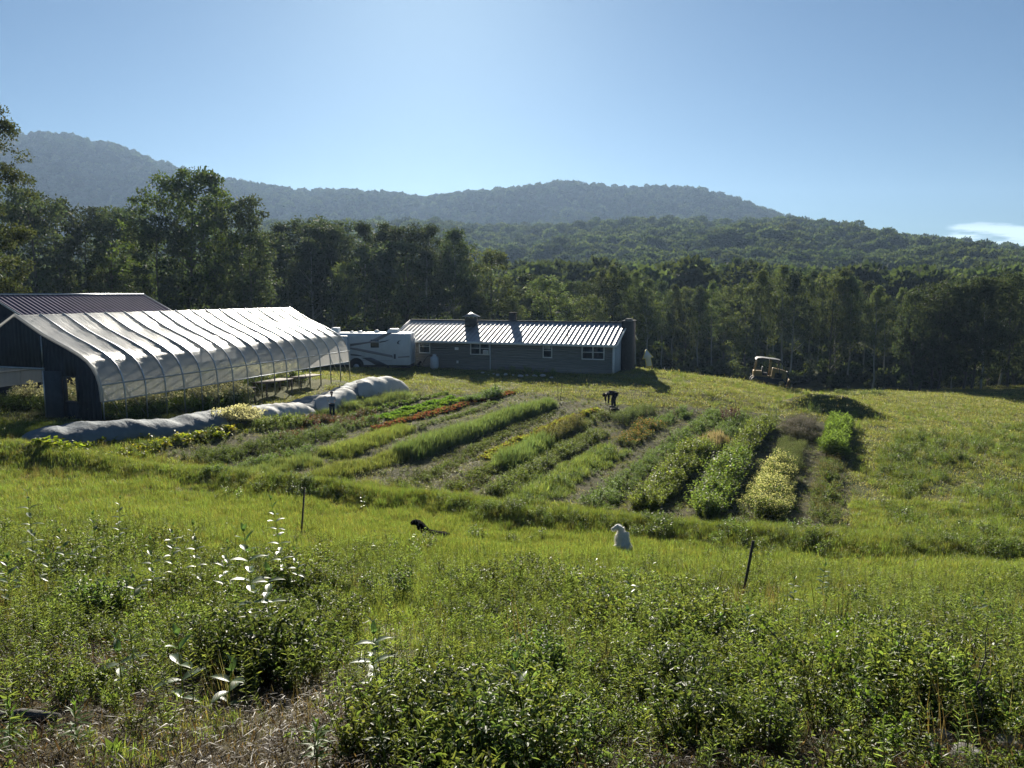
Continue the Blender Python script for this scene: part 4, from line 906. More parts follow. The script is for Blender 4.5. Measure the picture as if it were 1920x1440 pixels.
row('tall green grassy block with a dark shaded side in the garden centre', [(938,882),(1000,845),(1020,832)], 1.1, ['grassyl', 'grassy'], 14, 1.0)
row('tall block with rusty brown tops behind the green grassy block', [(1022,831),(1062,812),(1085,802)], 1.1, 'reddish', 12, 1.15)
row('leafy green stretch at the far end of the tall central block', [(1088,802),(1112,790),(1140,780)], 1.1, ['bush', 'greygreen'], 10, .5)
row('yellow and orange lettuce row leading to the bending person', [(905,862),(960,838),(1020,808),(1070,785),(1125,770)], .9, 'yellowlet', 14, 1.1)
row('silvery feathery shrubs right of the bending person', [(1160,795),(1190,780),(1225,770)], 1.6, 'feather', 9, .75)
row('low weedy clumps at the near end of the garden centre', [(850,920),(900,895),(940,872)], 1.5, 'low', 8, .9)
row('mown pale strip of cut weeds through the garden centre, right one', [(740,918),(850,868),(950,815),(1040,772)], 1.7, 'mulch', 8, 1.1)
row('mown pale strip of cut weeds through the garden centre, left one', [(630,902),(740,862),(880,812),(1020,768)], 1.5, 'mulch', 8, 1.0)
row('low green seedlings row between the two pale mown strips', [(800,898),(880,850),(960,808)], .8, 'low', 9, .7)
row('tall grass row, near end beside the mown strips', [(600,900),(670,878),(745,856)], 1.3, ['grassyl', 'herb'], 14, .85)
row('tallest grass row, far long stretch in the garden centre', [(755,858),(860,824),(950,790),(1032,760)], 1.2, 'grassy', 15, .95)
row('small green grass patch at the near left of the garden', [(450,895),(520,880),(590,866)], 1.2, ['grassyl', 'grassy'], 14, .6)
row('light green fluffy grass row left of the tallest grass', [(610,858),(680,835),(760,806)], 1.3, 'grassyl', 13, .75)
row('green row beside the red lettuce row', [(765,812),(850,784),(930,756)], .7, ['low'], 12, .6)
row('long bright red lettuce row', [(705,809),(790,782),(880,757),(960,738)], .8, 'redlet', 24, 1.15)
row('green lettuce row left of the red lettuce row', [(725,788),(800,769),(870,751)], .8, 'greenlet', 16, 1.1)
row('silver green bushes at the far end beside the red lettuce row', [(880,756),(905,748),(935,742)], 1.2, 'greygreen', 9, 1.2)
row('second green lettuce row from the red lettuce row', [(690,790),(770,768),(850,748)], .8, 'greenlet', 16, 1.1)
row('third green lettuce row from the red lettuce row', [(650,786),(740,762),(840,738)], .7, ['greenlet', 'low'], 14, 1.0)
row('dark red leafy row at the feet of the standing person', [(560,800),(620,792),(700,778)], .8, ['amaranth', 'redlet'], 12, .8)
row('red stemmed tall plants in front of the standing person', [(500,832),(570,820),(640,805),(700,790)], 1.4, ['amaranth', 'low', 'greygreen'], 9, .85)
row('dark low leafy row near the front left of the garden', [(360,868),(450,852),(560,832),(640,815)], 1.5, ['low', 'bushdark'], 8, .75)
row('front left low grey green row above the grass bank', [(400,892),(500,868),(600,845)], 1.2, ['low', 'greygreen'], 9, .75)
row('yellow green squash bed below the long blue row cover', [(95,842),(170,832),(260,816),(350,800),(395,790)], 1.3, 'squash', 5, .75)
row('second squash row with white edged leaves in front of the yellow one', [(185,858),(280,842),(380,824),(465,808)], 1.1, ['squash', 'low', 'bushdark'], 6, .7)
row('whitish flowering shrubs at the end of the squash bed', [(405,802),(440,796),(475,790)], 1.5, 'whitefl', 8, 1.1)
row('leafy green patch between the white flowers and the standing person', [(480,808),(530,802),(570,795)], 1.3, 'bush', 9, .6)
row('grey green tall grass in front of the short white row cover', [(485,800),(530,790),(575,778)], 1.2, ['grassy', 'feather', 'greygreen'], 12, .6)
row('grey green brush between the standing person and the white row covers', [(590,782),(650,768),(720,755),(765,745)], 1.5, ['feather', 'grassy', 'low'], 9, .62)
# tunnel interior plants
for k, (s, lab) in enumerate([(3.2, 'weedy crop bed inside the open side of the plastic tunnel'), (1.2, 'second crop bed inside the plastic tunnel'), (-1.4, 'crop bed deep inside the plastic tunnel seen through its open end')]):
    r = rs(900+k); n = 420; y = r.random(n)*(9 if k == 0 else 18)+.4; ss = s+.5*(k == 0)+(r.random(n)-.5)*1.3; P_ = np.array([(-21.1+.949*a+.316*b, 31.9-.316*a+.949*b) for a, b in zip(ss, y)])
    mb = MB(); scatter(mb, TP['greygreen']+TP['whitefl'][:1]+TP['low'], np.c_[P_, gz(P_[:, 0], P_[:, 1])], 1.2+.9*r.random(n), tilt=.1, r=r); tag(mb.build('crop_bed', M['leaf']), lab, 'crop bed')
# single plants
def single(name, label, cat, px, py, temps, sc, cnt=1, spread=.3, group=None):
    r = rs(int(px*7+py)); x0, y0 = hit0(px, py, H); X = x0+r.normal(size=cnt)*spread; Y = y0+r.normal(size=cnt)*spread
    mb = MB(); scatter(mb, temps, np.c_[X-x0, Y-y0, gz(X, Y)-gz(x0, y0)], sc*(.85+.3*r.random(cnt)), r=r); o = mb.build(name, M['leaf']); o.location = (x0, y0, float(gz(x0, y0))); return tag(o, label, cat, group)
single('slim_shrub', 'slim upright shrub standing alone before the red stemmed plants', 'shrub', 476, 852, [t_bush(430, 420, 1.6, .2, .06, .02, (.10, .12, .05), 9, up=.6)], 1.0)
single('fennel_plant', 'tall feathery light green plant at the far end of the second leafy row', 'plant', 1449, 800, TP['fennel'], 1.0, 4, .3)
single('dark_red_shrub', 'dark red branching shrub at the far end between the leafy rows', 'shrub', 1362, 792, TP['darkred'], .85, 4, .35)
single('yellow_green_shrub', 'light yellow green feathery shrub beyond the purple topped stretch', 'shrub', 1520, 782, TP['fennel'], .7, 5, .5)
single('silver_shrub', 'bluish grey bush below the tall feathery plant', 'shrub', 1440, 806, TP['greygreen'], 1.1, 8, .35)
for k, (px, py) in enumerate([(1530,732),(1560,738),(1595,742),(1640,740)]):
    single('brush_clump', ['low grey brush behind the bulldozer on the brow', 'low brown brush between bulldozer and the far field', 'pale dry brush before the far field', 'dark upright brush at the corner of the far field'][k], 'brush', px, py, TP['bushdark']+TP['low'], 1.1, 30, .8)
single('flower_bed_plants', 'low leafy plants in the shaded flower bed before the house', 'plants', 985, 701, TP['greygreen'], 1.0, 30, 1.2)
# stakes, posts
def stake(px0, py0, px1, py1, r_, mat, label, name='stake', cat='stake', group=None):
    b = hit(px1, py1); t = at(px0, py0, b.y-.0); t.y = b.y
    mb = MB(); d = (t-b); mb.tube([(0, 0, -.15), tuple(d)], [r_, r_*.85], 6); o = mb.build(name, mat, None); o.location = b; return tag(o, label, cat, group)
def tpost(px0, py0, px1, py1, label):
    b = hit(px1, py1); t = at(px0, py0, b.y); d = t-b; h = d.length
    o = MB(); o.box(-.022, .022, -.004, .004, -.2, h); o.box(-.004, .004, .0041, .035, -.2, h)
    for k in range(int(h/.055)): o.box(-.008, .008, -.012, -.0041, k*.055, k*.055+.018)
    q = o.build('metal_fence_post', M['wood']); q.location = b; q.rotation_euler = d.to_track_quat('Z', 'Y').to_euler(); return tag(q, label, 'fence post')
tpost(572, 914, 566, 1003, 'upright dark fence post at the left among the milkweeds')
tpost(1414, 1014, 1392, 1128, 'leaning dark fence post at the right below the garden')
stake(1046, 716, 1046, 752, .02, M['wood'], 'left one of two thin poles in the lawn before the house', 'pole', 'pole')
stake(1054, 718, 1050, 752, .02, M['wood'], 'right leaning one of two thin poles in the lawn before the house', 'pole', 'pole')
stake(1222, 752, 1222, 768, .018, M['wood'], 'short stake in the lawn behind the silvery shrubs')
stake(1168, 776, 1168, 800, .018, M['wood'], 'short stake left of the silvery feathery shrubs')
stake(1026, 845, 1026, 890, .013, M['wood'], 'thin stake in the loose green row of the garden centre')
stake(1372, 872, 1372, 905, .018, M['wood'], 'stake among the leafy row near the garden middle')
stake(1425, 800, 1427, 842, .02, M['wood'], 'stake beside the far leafy row below the feathery plant')
stake(1456, 764, 1456, 790, .02, M['wood'], 'stake inside the tall feathery green plant')
stake(294, 782, 293, 806, .015, M['wood'], 'thin stake against the long blue row cover')
stake(592, 808, 592, 838, .015, M['wood'], 'thin stake among the red stemmed plants')
# ------------------------------------------------------------------ meadow (uncountable plants)
def cloud(n, y0, y1, um=.80, f=None, seed=1, p=1.0):
    r = rs(seed); Y = (y0**2+(y1**2-y0**2)*r.random(n)**p)**.5; X = Y*um*(2*r.random(n)-1)
    if f is not None: k = r.random(n) < f(X, Y); X, Y = X[k], Y[k]
    return X, Y, gz(X, Y), r
def lab(nm, temps, X, Y, Z, sc, label, cat, r, tilt=.12): stuff(nm, sum([TP[k] for k in temps], []) if isinstance(temps[0], str) else temps, np.c_[X, Y, Z], sc, label, cat, tilt=tilt, r=r)
hn = lambda X, Y: vn(X*.9+7, Y*.9+3)
X, Y, Z, r = cloud(34000, 3.2, 16, .82, lambda x, y: (1-bare(x, y))*(.35+.9*vn(x*.6, y*.6))*(.28+.72*sst(6, 12, y+2.0*(vn(x*.5, y*.5+8)-.5)+.15*x)), 11)
lab('meadow_grass', ['grass'], X, Y, Z, (.45+.6*r.random(len(X)))*(.7+.5*hn(X, Y))*(.65+.35*sst(4, 10, Y)), 'sunlit green grass among the weeds of the near slope', 'grass', r)
X, Y, Z, r = cloud(11000, 3.2, 15, .82, lambda x, y: (1-bare(x, y))*sst(.30, .60, vn(x*.55+9, y*.55))*sst(17, 9, y+0*x), 12)
lab('meadow_clover', ['clover'], X, Y, Z, (.7+.7*r.random(len(X)))*(.6+.7*hn(X, Y)), 'low round leaved ground cover on the near slope', 'ground cover', r)
X, Y, Z, r = cloud(10500, 3.4, 16, .82, lambda x, y: (1-bare(x, y))*sst(.28, .62, vn(x*.5+31, y*.5+5))*sst(17, 8, y+0*x), 13)
lab('meadow_herbs', ['herb', 'herb', 'clover'], X, Y, Z, (.55+.7*r.random(len(X)))*(.45+1.0*hn(X, Y)), 'leafy green weeds covering the near slope', 'weeds', r)
X, Y, Z, r = cloud(6500, 3.6, 17, .82, lambda x, y: (1-bare(x, y)*.9)*sst(.25, .7, vn(x*.7+51, y*.7+25)), 14)
lab('meadow_goldenrod', ['golden'], X, Y, Z, .5+.6*r.random(len(X)), 'narrow leaved upright stems scattered over the near slope', 'weeds', r)
X, Y, Z, r = cloud(700, 4.8, 13, .82, lambda x, y: (1-bare(x, y)*.8)*sst(.55, .72, vn(x*.45+81, y*.45+25)), 17)
lab('weed_clumps', ['bushdark', 'herb'], X, Y, Z, (.5+.5*r.random(len(X))), 'dark leafy weed clumps on the near slope', 'weeds', r)
X, Y, Z, r = cloud(9000, 3.0, 9, .85, lambda x, y: bare(x, y)*.9+.04, 15)
lab('dry_straw', ['straw'], X, Y, Z, .5+.7*r.random(len(X)), 'dry brown straw on the bare soil patches', 'straw', r)
X, Y, Z, r = cloud(46000, 15, 29, .82, lambda x, y: (.5+.6*vn(x*.4, y*.4))*(1-in_poly(x, y, GC)), 16)
lab('slope_grass', ['grass'], X, Y, Z, (.55+.6*r.random(len(X)))*(.7+.6*hn(X, Y)), 'bright green grass of the middle slope around the dogs', 'grass', r)
X, Y, Z, r = cloud(900, 14, 27, .82, lambda x, y: sst(.52, .7, vn(x*.4+61, y*.4+45))*(1-in_poly(x, y, GC)), 18)
lab('slope_weeds', ['herb', 'golden', 'greygreen'], X, Y, Z, .6+.7*r.random(len(X)), 'scattered weeds in the grass of the middle slope', 'weeds', r)
# bank along the garden
r = rs(21); n = 2100; B = np.array(BERM); d = np.r_[0, np.cumsum(np.hypot(*np.diff(B, axis=0).T))]; t = r.random(n)*d[-1]
X = np.interp(t, d, B[:, 0])+r.normal(size=n)*.42; Y = np.interp(t, d, B[:, 1])+r.normal(size=n)*.45-.25; k = vn(t*.5, 4+0*t) > .30; X, Y = X[k], Y[k]
lab('bank_weeds', ['bushdark', 'bushdark', 'greygreen', 'herb', 'tallgrass'], X, Y, gz(X, Y), (.3+.4*r.random(len(X)))*(.35+.75*sst(-16, -7, X))*(.5+.9*vn(X*.7, Y*.7+5)), 'dark tangled weeds along the bank in front of the garden', 'weeds', r)
r = rs(22); n = 7500; t = r.random(n)*d[-1]; X = np.interp(t, d, B[:, 0])+r.normal(size=n)*.5; Y = np.interp(t, d, B[:, 1])+1.0+r.normal(size=n)*.9
lab('bank_grass', ['grass', 'tallgrass'], X, Y, gz(X, Y), (.4+.4*r.random(n))*(.45+.55*sst(-16, -7, X)), 'bright grass strip between the bank and the crop rows', 'grass', r)
# lawns beyond
FIELD = lambda x, y: (1-in_poly(x, y, GC)*1.)*(seg_d(x, y, BERM) > .6)
def not_built(x, y):
    s = (x+21.1)*.949-(y-31.9)*.316; q = (x+21.1)*.316+(y-31.9)*.949; tun = (np.abs(s) < 4.3) & (q > -.2) & (q < 19.6)
    s2 = (x+27.6)*.949-(y-39.6)*.316; q2 = (x+27.6)*.316+(y-39.6)*.949; sh = (np.abs(s2) < 4.3) & (q2 > 0) & (q2 < 10.5)
    a = (x-HX)*.94-(y-HY)*.342; b = (x-HX)*.342+(y-HY)*.94; ho = (a > -.1) & (a < HL+.9) & (b > -.05) & (b < HD)
    return 1.-(tun | sh | ho)
X, Y, Z, r = cloud(46000, 25, 92, .80, lambda x, y: FIELD(x, y)*not_built(x, y)*(.45+.8*vn(x*.3, y*.3)), 23, 1.25)
lab('lawn', ['lawn'], X, Y, Z, (.8+.6*r.random(len(X)))*(.7+Y/110), 'short yellowish green mown grass around house and garden', 'grass', r)
X, Y, Z, r = cloud(9000, 26, 62, .80, lambda x, y: FIELD(x, y)*not_built(x, y)*sst(10, 14, x)*(.3+.8*vn(x*.35+9, y*.35)), 24)
lab('field_grass', ['grass', 'grass', 'tallgrass'], X, Y, Z, (.55+.55*r.random(len(X))), 'longer grass of the field right of the garden', 'grass', r)
RG = [hit0(*p) for p in [(1645,860),(1700,800),(1790,810),(1990,790),(2100,1000),(1920,1030),(1700,1020),(1650,960)]]
r = rs(25); n = 6000; X = 12+r.random(n)*26; Y = 22+r.random(n)*34; k = in_poly(X, Y, RG) & (vn(X*.5+3, Y*.5) > .28); X, Y = X[k], Y[k]
lab('rank_grass', ['tallgrass', 'tallgrass', 'bushdark', 'greygreen'], X, Y, gz(X, Y), .6+.6*r.random(len(X)), 'tall dark rank grass right of the garden rows', 'grass', r)
r = rs(26); n = 14000; X = -18+r.random(n)*36; Y = 24+r.random(n)*30; k = in_poly(X, Y, GC); X, Y = X[k], Y[k]
lab('garden_weeds', ['low', 'lawn', 'mulch'], X, Y, gz(X, Y), .35+.4*r.random(len(X)), 'small weeds and litter covering the soil between the crop rows', 'weeds', r)
# ------------------------------------------------------------------ milkweeds and single weeds up close
def big_leaf(mb, p, a, ln, wd, rise, curl, col, r):
    d = np.array([math.cos(a), math.sin(a), 0]); s = np.array([-math.sin(a), math.cos(a), 0]); t = np.linspace(0, 1, 7); wv = wd*np.array([.12, .72, .98, 1, .82, .45, .02])*.5
    G = []
    for i, tt in enumerate(t):
        ang = rise-curl*tt; c = p+d*ln*(tt*math.cos(rise-curl*tt*.5))+np.array([0, 0, ln*tt*math.sin(rise-curl*tt*.5)])
        up = np.array([-d[0]*math.sin(ang), -d[1]*math.sin(ang), math.cos(ang)])
        G.append([c+s*wv[i]*q+up*abs(q)*wv[i]*.28 for q in (-1, -.5, 0, .5, 1)])
    mb.grid(np.array(G), np.clip(np.asarray(col)*(.85+.3*r.random()), 0, 1))
def milkweed(px, pyb, pyt, npair, ll, label, narrow=False, name='milkweed', seed=0, low=.15):
    b = hit(px, pyb); h = (T(pyt)*b.y-b.z); r = rs(1000+int(px)+seed); h = max(.12, h)
    root = empty(name, b, r.random()*6.28, label, 'weed plant'); lean = r.normal(size=2)*.05*h
    f = lambda t: np.array([lean[0]*t*t, lean[1]*t*t, h*.93*t])
    mb = MB(); mb.tube([tuple(f(t)-np.array([0, 0, .04*(t == 0)])) for t in (0, .35, .7, 1)], [.006, .0055, .004, .003], 6, (.16, .20, .07)); mb.build('stem', M['leaf'], root, True)
    mb = MB(); a = r.random()*3
    for i in range(npair):
        t = low+(1-low)*(i/(npair-1))**.9; p = f(t); a += math.pi/2+r.normal()*.15; sz = ll*(.75+.5*math.sin(math.pi*min(1, .15+t*.8)))*(1.0 if i < npair-2 else .8)
        rise = .12+.2*r.random()+(1.15 if i >= npair-1 else .75 if i == npair-2 else .35*t)
        ks = (0, 1) if not narrow else (0, .35, .7, 1)
        for k in ks: big_leaf(mb, p, a+math.pi*k+r.normal()*.1, sz*(.9+.2*r.random()), sz*(.40 if not narrow else .17), rise+r.normal()*.08, .45+.3*r.random(), (.085, .14, .05) if not narrow else (.11, .18, .04), r)
    mb.build('foliage', M['milk'] if not narrow else M['leaf'], root, True); return root
MW = [(65,1075,925,9,.13,'tall milkweed with silvery leaves nearest the left edge of the picture'),
 (185,1085,962,7,.11,'silvery milkweed between the tall left one and the dark topped one behind'),
 (225,1050,938,9,.12,'slim green topped milkweed standing farther back at the left'),
 (372,1120,985,8,.12,'bright silvery milkweed left of the largest milkweed'),
 (325,1110,985,8,.12,'silvery milkweed in the middle of the left group, beside the brightest one'),
 (288,1125,1008,7,.11,'short milkweed at the left of the silvery pair'),
 (532,1110,933,11,.13,'tall narrow milkweed just left of the upright fence post'),
 (480,1210,985,10,.16,'largest dark milkweed with broad spreading leaves'),
 (505,1200,1050,7,.15,'milkweed half hidden right behind the largest milkweed'),
 (228,1285,1198,4,.15,'low milkweed with flat pale leaves before the dark grass clump'),
 (345,1330,1190,5,.15,'milkweed with upright bright green tip over flat white leaves'),
 (702,1305,1168,7,.14,'single bushy milkweed with drooping white leaves in the lower middle'),
 (968,1355,1243,5,.12,'small milkweed with upright tip right of the deep shadow'),
 (1183,1150,1078,6,.10,'small dark milkweed below the white dog'),
 (1222,1075,1045,4,.10,'tiny weed in the grass right below the white dog'),
 (1540,1140,1055,8,.11,'green milkweed right of the leaning fence post'),
 (1488,1150,1078,6,.10,'short milkweed between the leaning post and the taller green one'),
 (1115,1075,1040,5,.09,'tiny dark sprig left below the white dog'),
 (680,955,925,5,.10,'light green sprig beside the upright fence post near the bank'),
 (1835,1190,1120,6,.12,'milkweed near the right edge above the dead stalk'),
 (20,1160,1050,7,.14,'broad leaved plant cut by the left edge of the picture'),
 (95,1120,1040,6,.12,'broad leaved plant between the left edge and the silvery milkweeds')]
MW += [(130,1105,1000,7,.12,'silvery milkweed between the tall left one and the next one to its right'),(420,1130,1020,7,.12,'leaning silvery milkweed between the brightest one and the largest one'),
 (560,1120,1030,7,.11,'short milkweed at the foot of the upright fence post'),(258,1165,1075,6,.13,'broad leaved milkweed above the dark rounded clump at the left'),(430,1330,1245,5,.14,'low pale milkweed in front of the large dark clump'),
 (1080,1120,1060,6,.10,'thin milkweed in the lit grass left of the small dark one'),(1400,1230,1150,6,.11,'milkweed just below the leaning fence post')]
MW = [(a, b, c-8, d, e*1.08, f) for a, b, c, d, e, f in MW]
for m_ in MW: milkweed(*m_)
NW = [(28,1415,1322,6,.11,'narrow leaved plant in the bottom left corner'),(145,1410,1318,7,.10,'narrow leaved plant right of the corner one at the bottom left'),
 (595,1450,1345,8,.09,'narrow leaved plant at the bottom left of the centre'),(722,1450,1350,7,.10,'bright narrow leaved plant at the bottom beside the deep shadow'),
 (255,1300,1145,6,.09,'slim green sprig among the low weeds at the left'),(1075,1210,1140,6,.08,'slim green sprig in the middle of the weeds'),(1600,1325,1215,6,.09,'light narrow leaved plant in the lower right weeds'),
 (1290,1290,1200,6,.09,'narrow leaved plant in the weeds right of the centre')]
for m_ in NW: milkweed(*m_, narrow=True, name='narrow_leaved_weed')
def sapling(px, pyb, pyt, label, leafy, seed, col=(.10, .15, .03)):
    b = hit(px, pyb); h = T(pyt)*b.y-b.z; r = rs(seed); root = empty('sapling', b, 0, label, 'sapling'); mb = MB(); lf = MB()
    pts = [np.array([r.normal()*.02*k, r.normal()*.02*k, h*k/5-.04*(k == 0)]) for k in range(6)]; mb.tube([tuple(p) for p in pts], [.007, .006, .005, .004, .003, .002], 6)
    for k in range(12 if leafy else 5):
        t = .2+.8*r.random(); i = min(4, int(t*5)); p = pts[i]+(pts[i+1]-pts[i])*(t*5-i if i < 5 else 1); a = r.random()*6.28; L_ = h*.25*(.5+r.random()*.6)
        e = p+np.array([math.cos(a)*L_*.7, math.sin(a)*L_*.7, L_*.75]); mb.tube([tuple(p), tuple((p+e)/2-np.array([0, 0, .01])), tuple(e)], [.003, .0022, .0012], 4)
        n = 16 if leafy else 3; q = p+(e-p)*(.25+.8*r.random((n, 1)))+r.normal(size=(n, 3))*.012
        lf.add(*leaves(q, r.normal(size=(n, 3))+np.array([0, 0, .3]), .034, .02, np.tile(col, (n, 1))*(.7+.6*r.random((n, 1))), r=r, fold=.1))
    mb.build('stem', M['bark'], root, True); lf.build('foliage', M['leaf'], root)
sapling(1440, 1425, 1185, 'small leafy sapling with a thin dark stem at the lower right', True, 71)
sapling(1832, 1375, 1150, 'dark nearly bare stalk standing by the stones at the right', False, 72)
sapling(1648, 1440, 1290, 'thin leafy sapling at the bottom right left of the stones', True, 73)
sapling(1560, 1320, 1180, 'leafy sapling in the weeds above the bottom right saplings', True, 74)
for k, (px, py, w_, sq, lb) in enumerate([(1770,1388,.13,.75,'rounded grey stone at the bottom right, the paler upright one'),(1735,1406,.20,.4,'flat grey stone left of the rounded one'),(1812,1420,.26,.42,'largest flat grey stone at the bottom right'),
   (1905,1424,.14,.5,'pale stone in the bottom right corner'),(1893,1398,.22,.35,'dark flat stone at the right edge'),(1795,1348,.15,.5,'stone half covered by weeds behind the rounded one'),(1868,1350,.10,.5,'small stone beneath the bare stalk')]):
    p = hit(px, py); bm = bmesh.new(); bmesh.ops.create_icosphere(bm, subdivisions=3, radius=.5); r = rs(600+k)
    for v_ in bm.verts:
        c = v_.co; f_ = 1+.35*(float(fbm(c.x*2.3+k*5+9, c.y*2.3+c.z*1.7+9, 3))-.44); f_ = f_*(1-.12*(c.z > .25)); v_.co = Vector((c.x*f_, c.y*f_*.75, min(c.z, .34)*f_*sq*1.3))*w_
    me = bpy.data.meshes.new('stone'); bm.to_mesh(me); bm.free(); me.materials.append(M['stone']); o = link(bpy.data.objects.new('stone', me)); o.location = p+Vector((0, 0, w_*sq*.12)); o.rotation_euler.z = r.random()*3; tag(o, lb, 'stone')
b = hit(60, 1352); mb = MB(); mb.tube([(-.22, 0, .01), (-.08, .02, .025), (.08, 0, .02), (.2, -.03, .03)], [.035, .04, .038, .03], 9); o = mb.build('log', M['bark'], None, True); o.location = b; tag(o, 'short dark piece of wood on the bare soil at the lower left', 'log')
# ------------------------------------------------------------------ people and dogs
def skin_mesh(name, J, E, mat, parent, lv=2, grow=0):
    ks = list(J); ix = {k: i for i, k in enumerate(ks)}; me = bpy.data.meshes.new(name); me.from_pydata([J[k][0] for k in ks], [(ix[a], ix[b]) for a, b in E], []); me.update()
    o = link(bpy.data.objects.new(name, me), parent); sk = o.modifiers.new('skin', 'SKIN'); sk.use_smooth_shade = True; sk.branch_smoothing = .6
    for k in ks:
        rr = J[k][1]; rr = rr if isinstance(rr, tuple) else (rr, rr); o.data.skin_vertices[0].data[ix[k]].radius = (rr[0]+grow, rr[1]+grow)
    o.data.skin_vertices[0].data[0].use_root = True; ss = o.modifiers.new('smooth', 'SUBSURF'); ss.levels = ss.render_levels = lv; me.materials.append(mat); return o
M['skin'] = simple('skin', (.34, .20, .14), .55, .06, 5); M['shirt'] = simple('light_grey_shirt', (.55, .54, .58), .85, .1, 6); M['jeans'] = simple('dark_blue_trousers', (.025, .035, .05), .85, .2, 8, spec=.05)
M['darkcloth'] = simple('dark_navy_clothes', (.02, .024, .038), .85, .2, 6, spec=.05); M['cap'] = simple('dark_red_cap', (.07, .04, .045), .8, .15, 8, spec=.05); M['hair'] = simple('dark_hair', (.03, .022, .018), .7, .3, 10, spec=.05)
def hand(J, E, wrist, palm, tip, side, pre):
    w_, p_ = Vector(palm), Vector(tip); d = (p_-w_).normalized(); s = d.cross(Vector(side)).normalized(); J[pre+'palm'] = (tuple(w_+d*.035), (.026, .018)); E.append((wrist, pre+'palm'))
    for k, (o_, l_) in enumerate([(-.027, .062), (-.009, .075), (.009, .072), (.027, .055)]):
        a = w_+d*.08+s*o_; b_ = a+d*l_*.5+Vector(side)*.006; c = a+d*l_+Vector(side)*.022
        for q, v_ in (('a', a), ('b', b_), ('c', c)): J[pre+'f%d%s' % (k, q)] = (tuple(v_), .0085)
        E.extend([(pre+'palm', pre+'f%da' % k), (pre+'f%da' % k, pre+'f%db' % k), (pre+'f%db' % k, pre+'f%dc' % k)])
    a = w_+d*.04-s*.035; b_ = a+d*.03-s*.02; J[pre+'ta'] = (tuple(a), .010); J[pre+'tb'] = (tuple(b_), .009); E.extend([(pre+'palm', pre+'ta'), (pre+'ta', pre+'tb')])
def slim(J): return {k: (v_[0], (tuple(q*.72 for q in v_[1]) if isinstance(v_[1], tuple) else v_[1]*.72) if k in ('pelvis', 'waist', 'chest', 'nb', 'sl', 'sr', 'hl', 'hr', 'kl', 'kr', 'al', 'ar', 'ell', 'elr') else v_[1]) for k, v_ in J.items()}
# standing person, seen from behind
pb = hit(623, 784); hgt = T(735)*pb.y-pb.z; k_ = hgt/1.70
ps = empty('person', pb, R(12), 'person in light grey shirt, dark trousers and cap standing among the crop rows', 'person'); ps.scale = (k_,)*3
J = {'pelvis': ((0, 0, .93), (.15, .11)), 'waist': ((0, 0, 1.06), (.135, .10)), 'chest': ((0, 0, 1.28), (.185, .13)), 'nb': ((0, -.01, 1.42), .065), 'neck': ((0, .01, 1.46), .075), 'jaw': ((0, .03, 1.53), .105), 'head': ((0, .02, 1.61), (.125, .135)),
 'nose': ((0, .115, 1.59), .014), 'el': ((-.085, .02, 1.60), .016), 'er': ((.085, .02, 1.60), .016),
 'sl': ((-.17, 0, 1.39), .062), 'ell': ((-.25, .02, 1.12), .045), 'wl': ((-.27, .24, 1.08), .03), 'sr': ((.17, 0, 1.39), .062), 'elr': ((.235, .04, 1.12), .045), 'wr': ((.13, .24, 1.02), .03),
 'hl': ((-.09, 0, .86), .095), 'kl': ((-.10, .03, .48), .062), 'al': ((-.105, 0, .09), .042), 'tl': ((-.12, .16, .035), .036), 'hr': ((.09, 0, .86), .095), 'kr': ((.10, .02, .48), .062), 'ar': ((.11, -.02, .09), .042), 'tr': ((.14, .14, .035), .036)}
E = [('pelvis', 'waist'), ('waist', 'chest'), ('chest', 'nb'), ('nb', 'neck'), ('neck', 'jaw'), ('jaw', 'head'), ('jaw', 'nose'), ('head', 'el'), ('head', 'er'), ('chest', 'sl'), ('sl', 'ell'), ('ell', 'wl'), ('chest', 'sr'), ('sr', 'elr'), ('elr', 'wr'), ('pelvis', 'hl'), ('hl', 'kl'), ('kl', 'al'), ('al', 'tl'), ('pelvis', 'hr'), ('hr', 'kr'), ('kr', 'ar'), ('ar', 'tr')]
hand(J, E, 'wl', (-.27, .25, 1.08), (-.27, .4, 1.09), (0, 0, -1), 'L'); hand(J, E, 'wr', (.13, .25, 1.02), (.08, .4, 1.02), (0, 0, -1), 'R')
skin_mesh('body', slim(J), E, M['skin'], ps)
def sub(J, keys, ov={}): return {k: (ov.get(k, J[k][0]), J[k][1]) for k in keys}
sj = sub(J, ['waist', 'pelvis', 'chest', 'nb', 'sl', 'ell', 'sr', 'elr'], {'pelvis': (0, 0, .97)}); sj['sl2'] = ((-.23, .01, 1.2), .052); sj['sr2'] = ((.222, .02, 1.2), .052)
for q in ('ell', 'elr', 'nb'): pass
skin_mesh('shirt', {**sj, 'nb': ((0, -.01, 1.405), .06)}, [('waist', 'pelvis'), ('waist', 'chest'), ('chest', 'nb'), ('chest', 'sl'), ('sl', 'sl2'), ('sl2', 'ell'), ('chest', 'sr'), ('sr', 'sr2'), ('sr2', 'elr')], M['shirt'], ps, grow=.018)
skin_mesh('trousers', sub(J, ['pelvis', 'hl', 'kl', 'al', 'hr', 'kr', 'ar']), [('pelvis', 'hl'), ('hl', 'kl'), ('kl', 'al'), ('pelvis', 'hr'), ('hr', 'kr'), ('kr', 'ar')], M['jeans'], ps, grow=.02)
mb = MB(); A_ = np.linspace(0, 2*math.pi, 17); G = [[(.098*math.cos(a)*c, .02+.108*math.sin(a)*c, 1.635+z_) for a in A_] for c, z_ in ((1.12, 0), (1.12, .03), (1., .065), (.66, .09), (.02, .1))]; mb.grid(np.array(G))
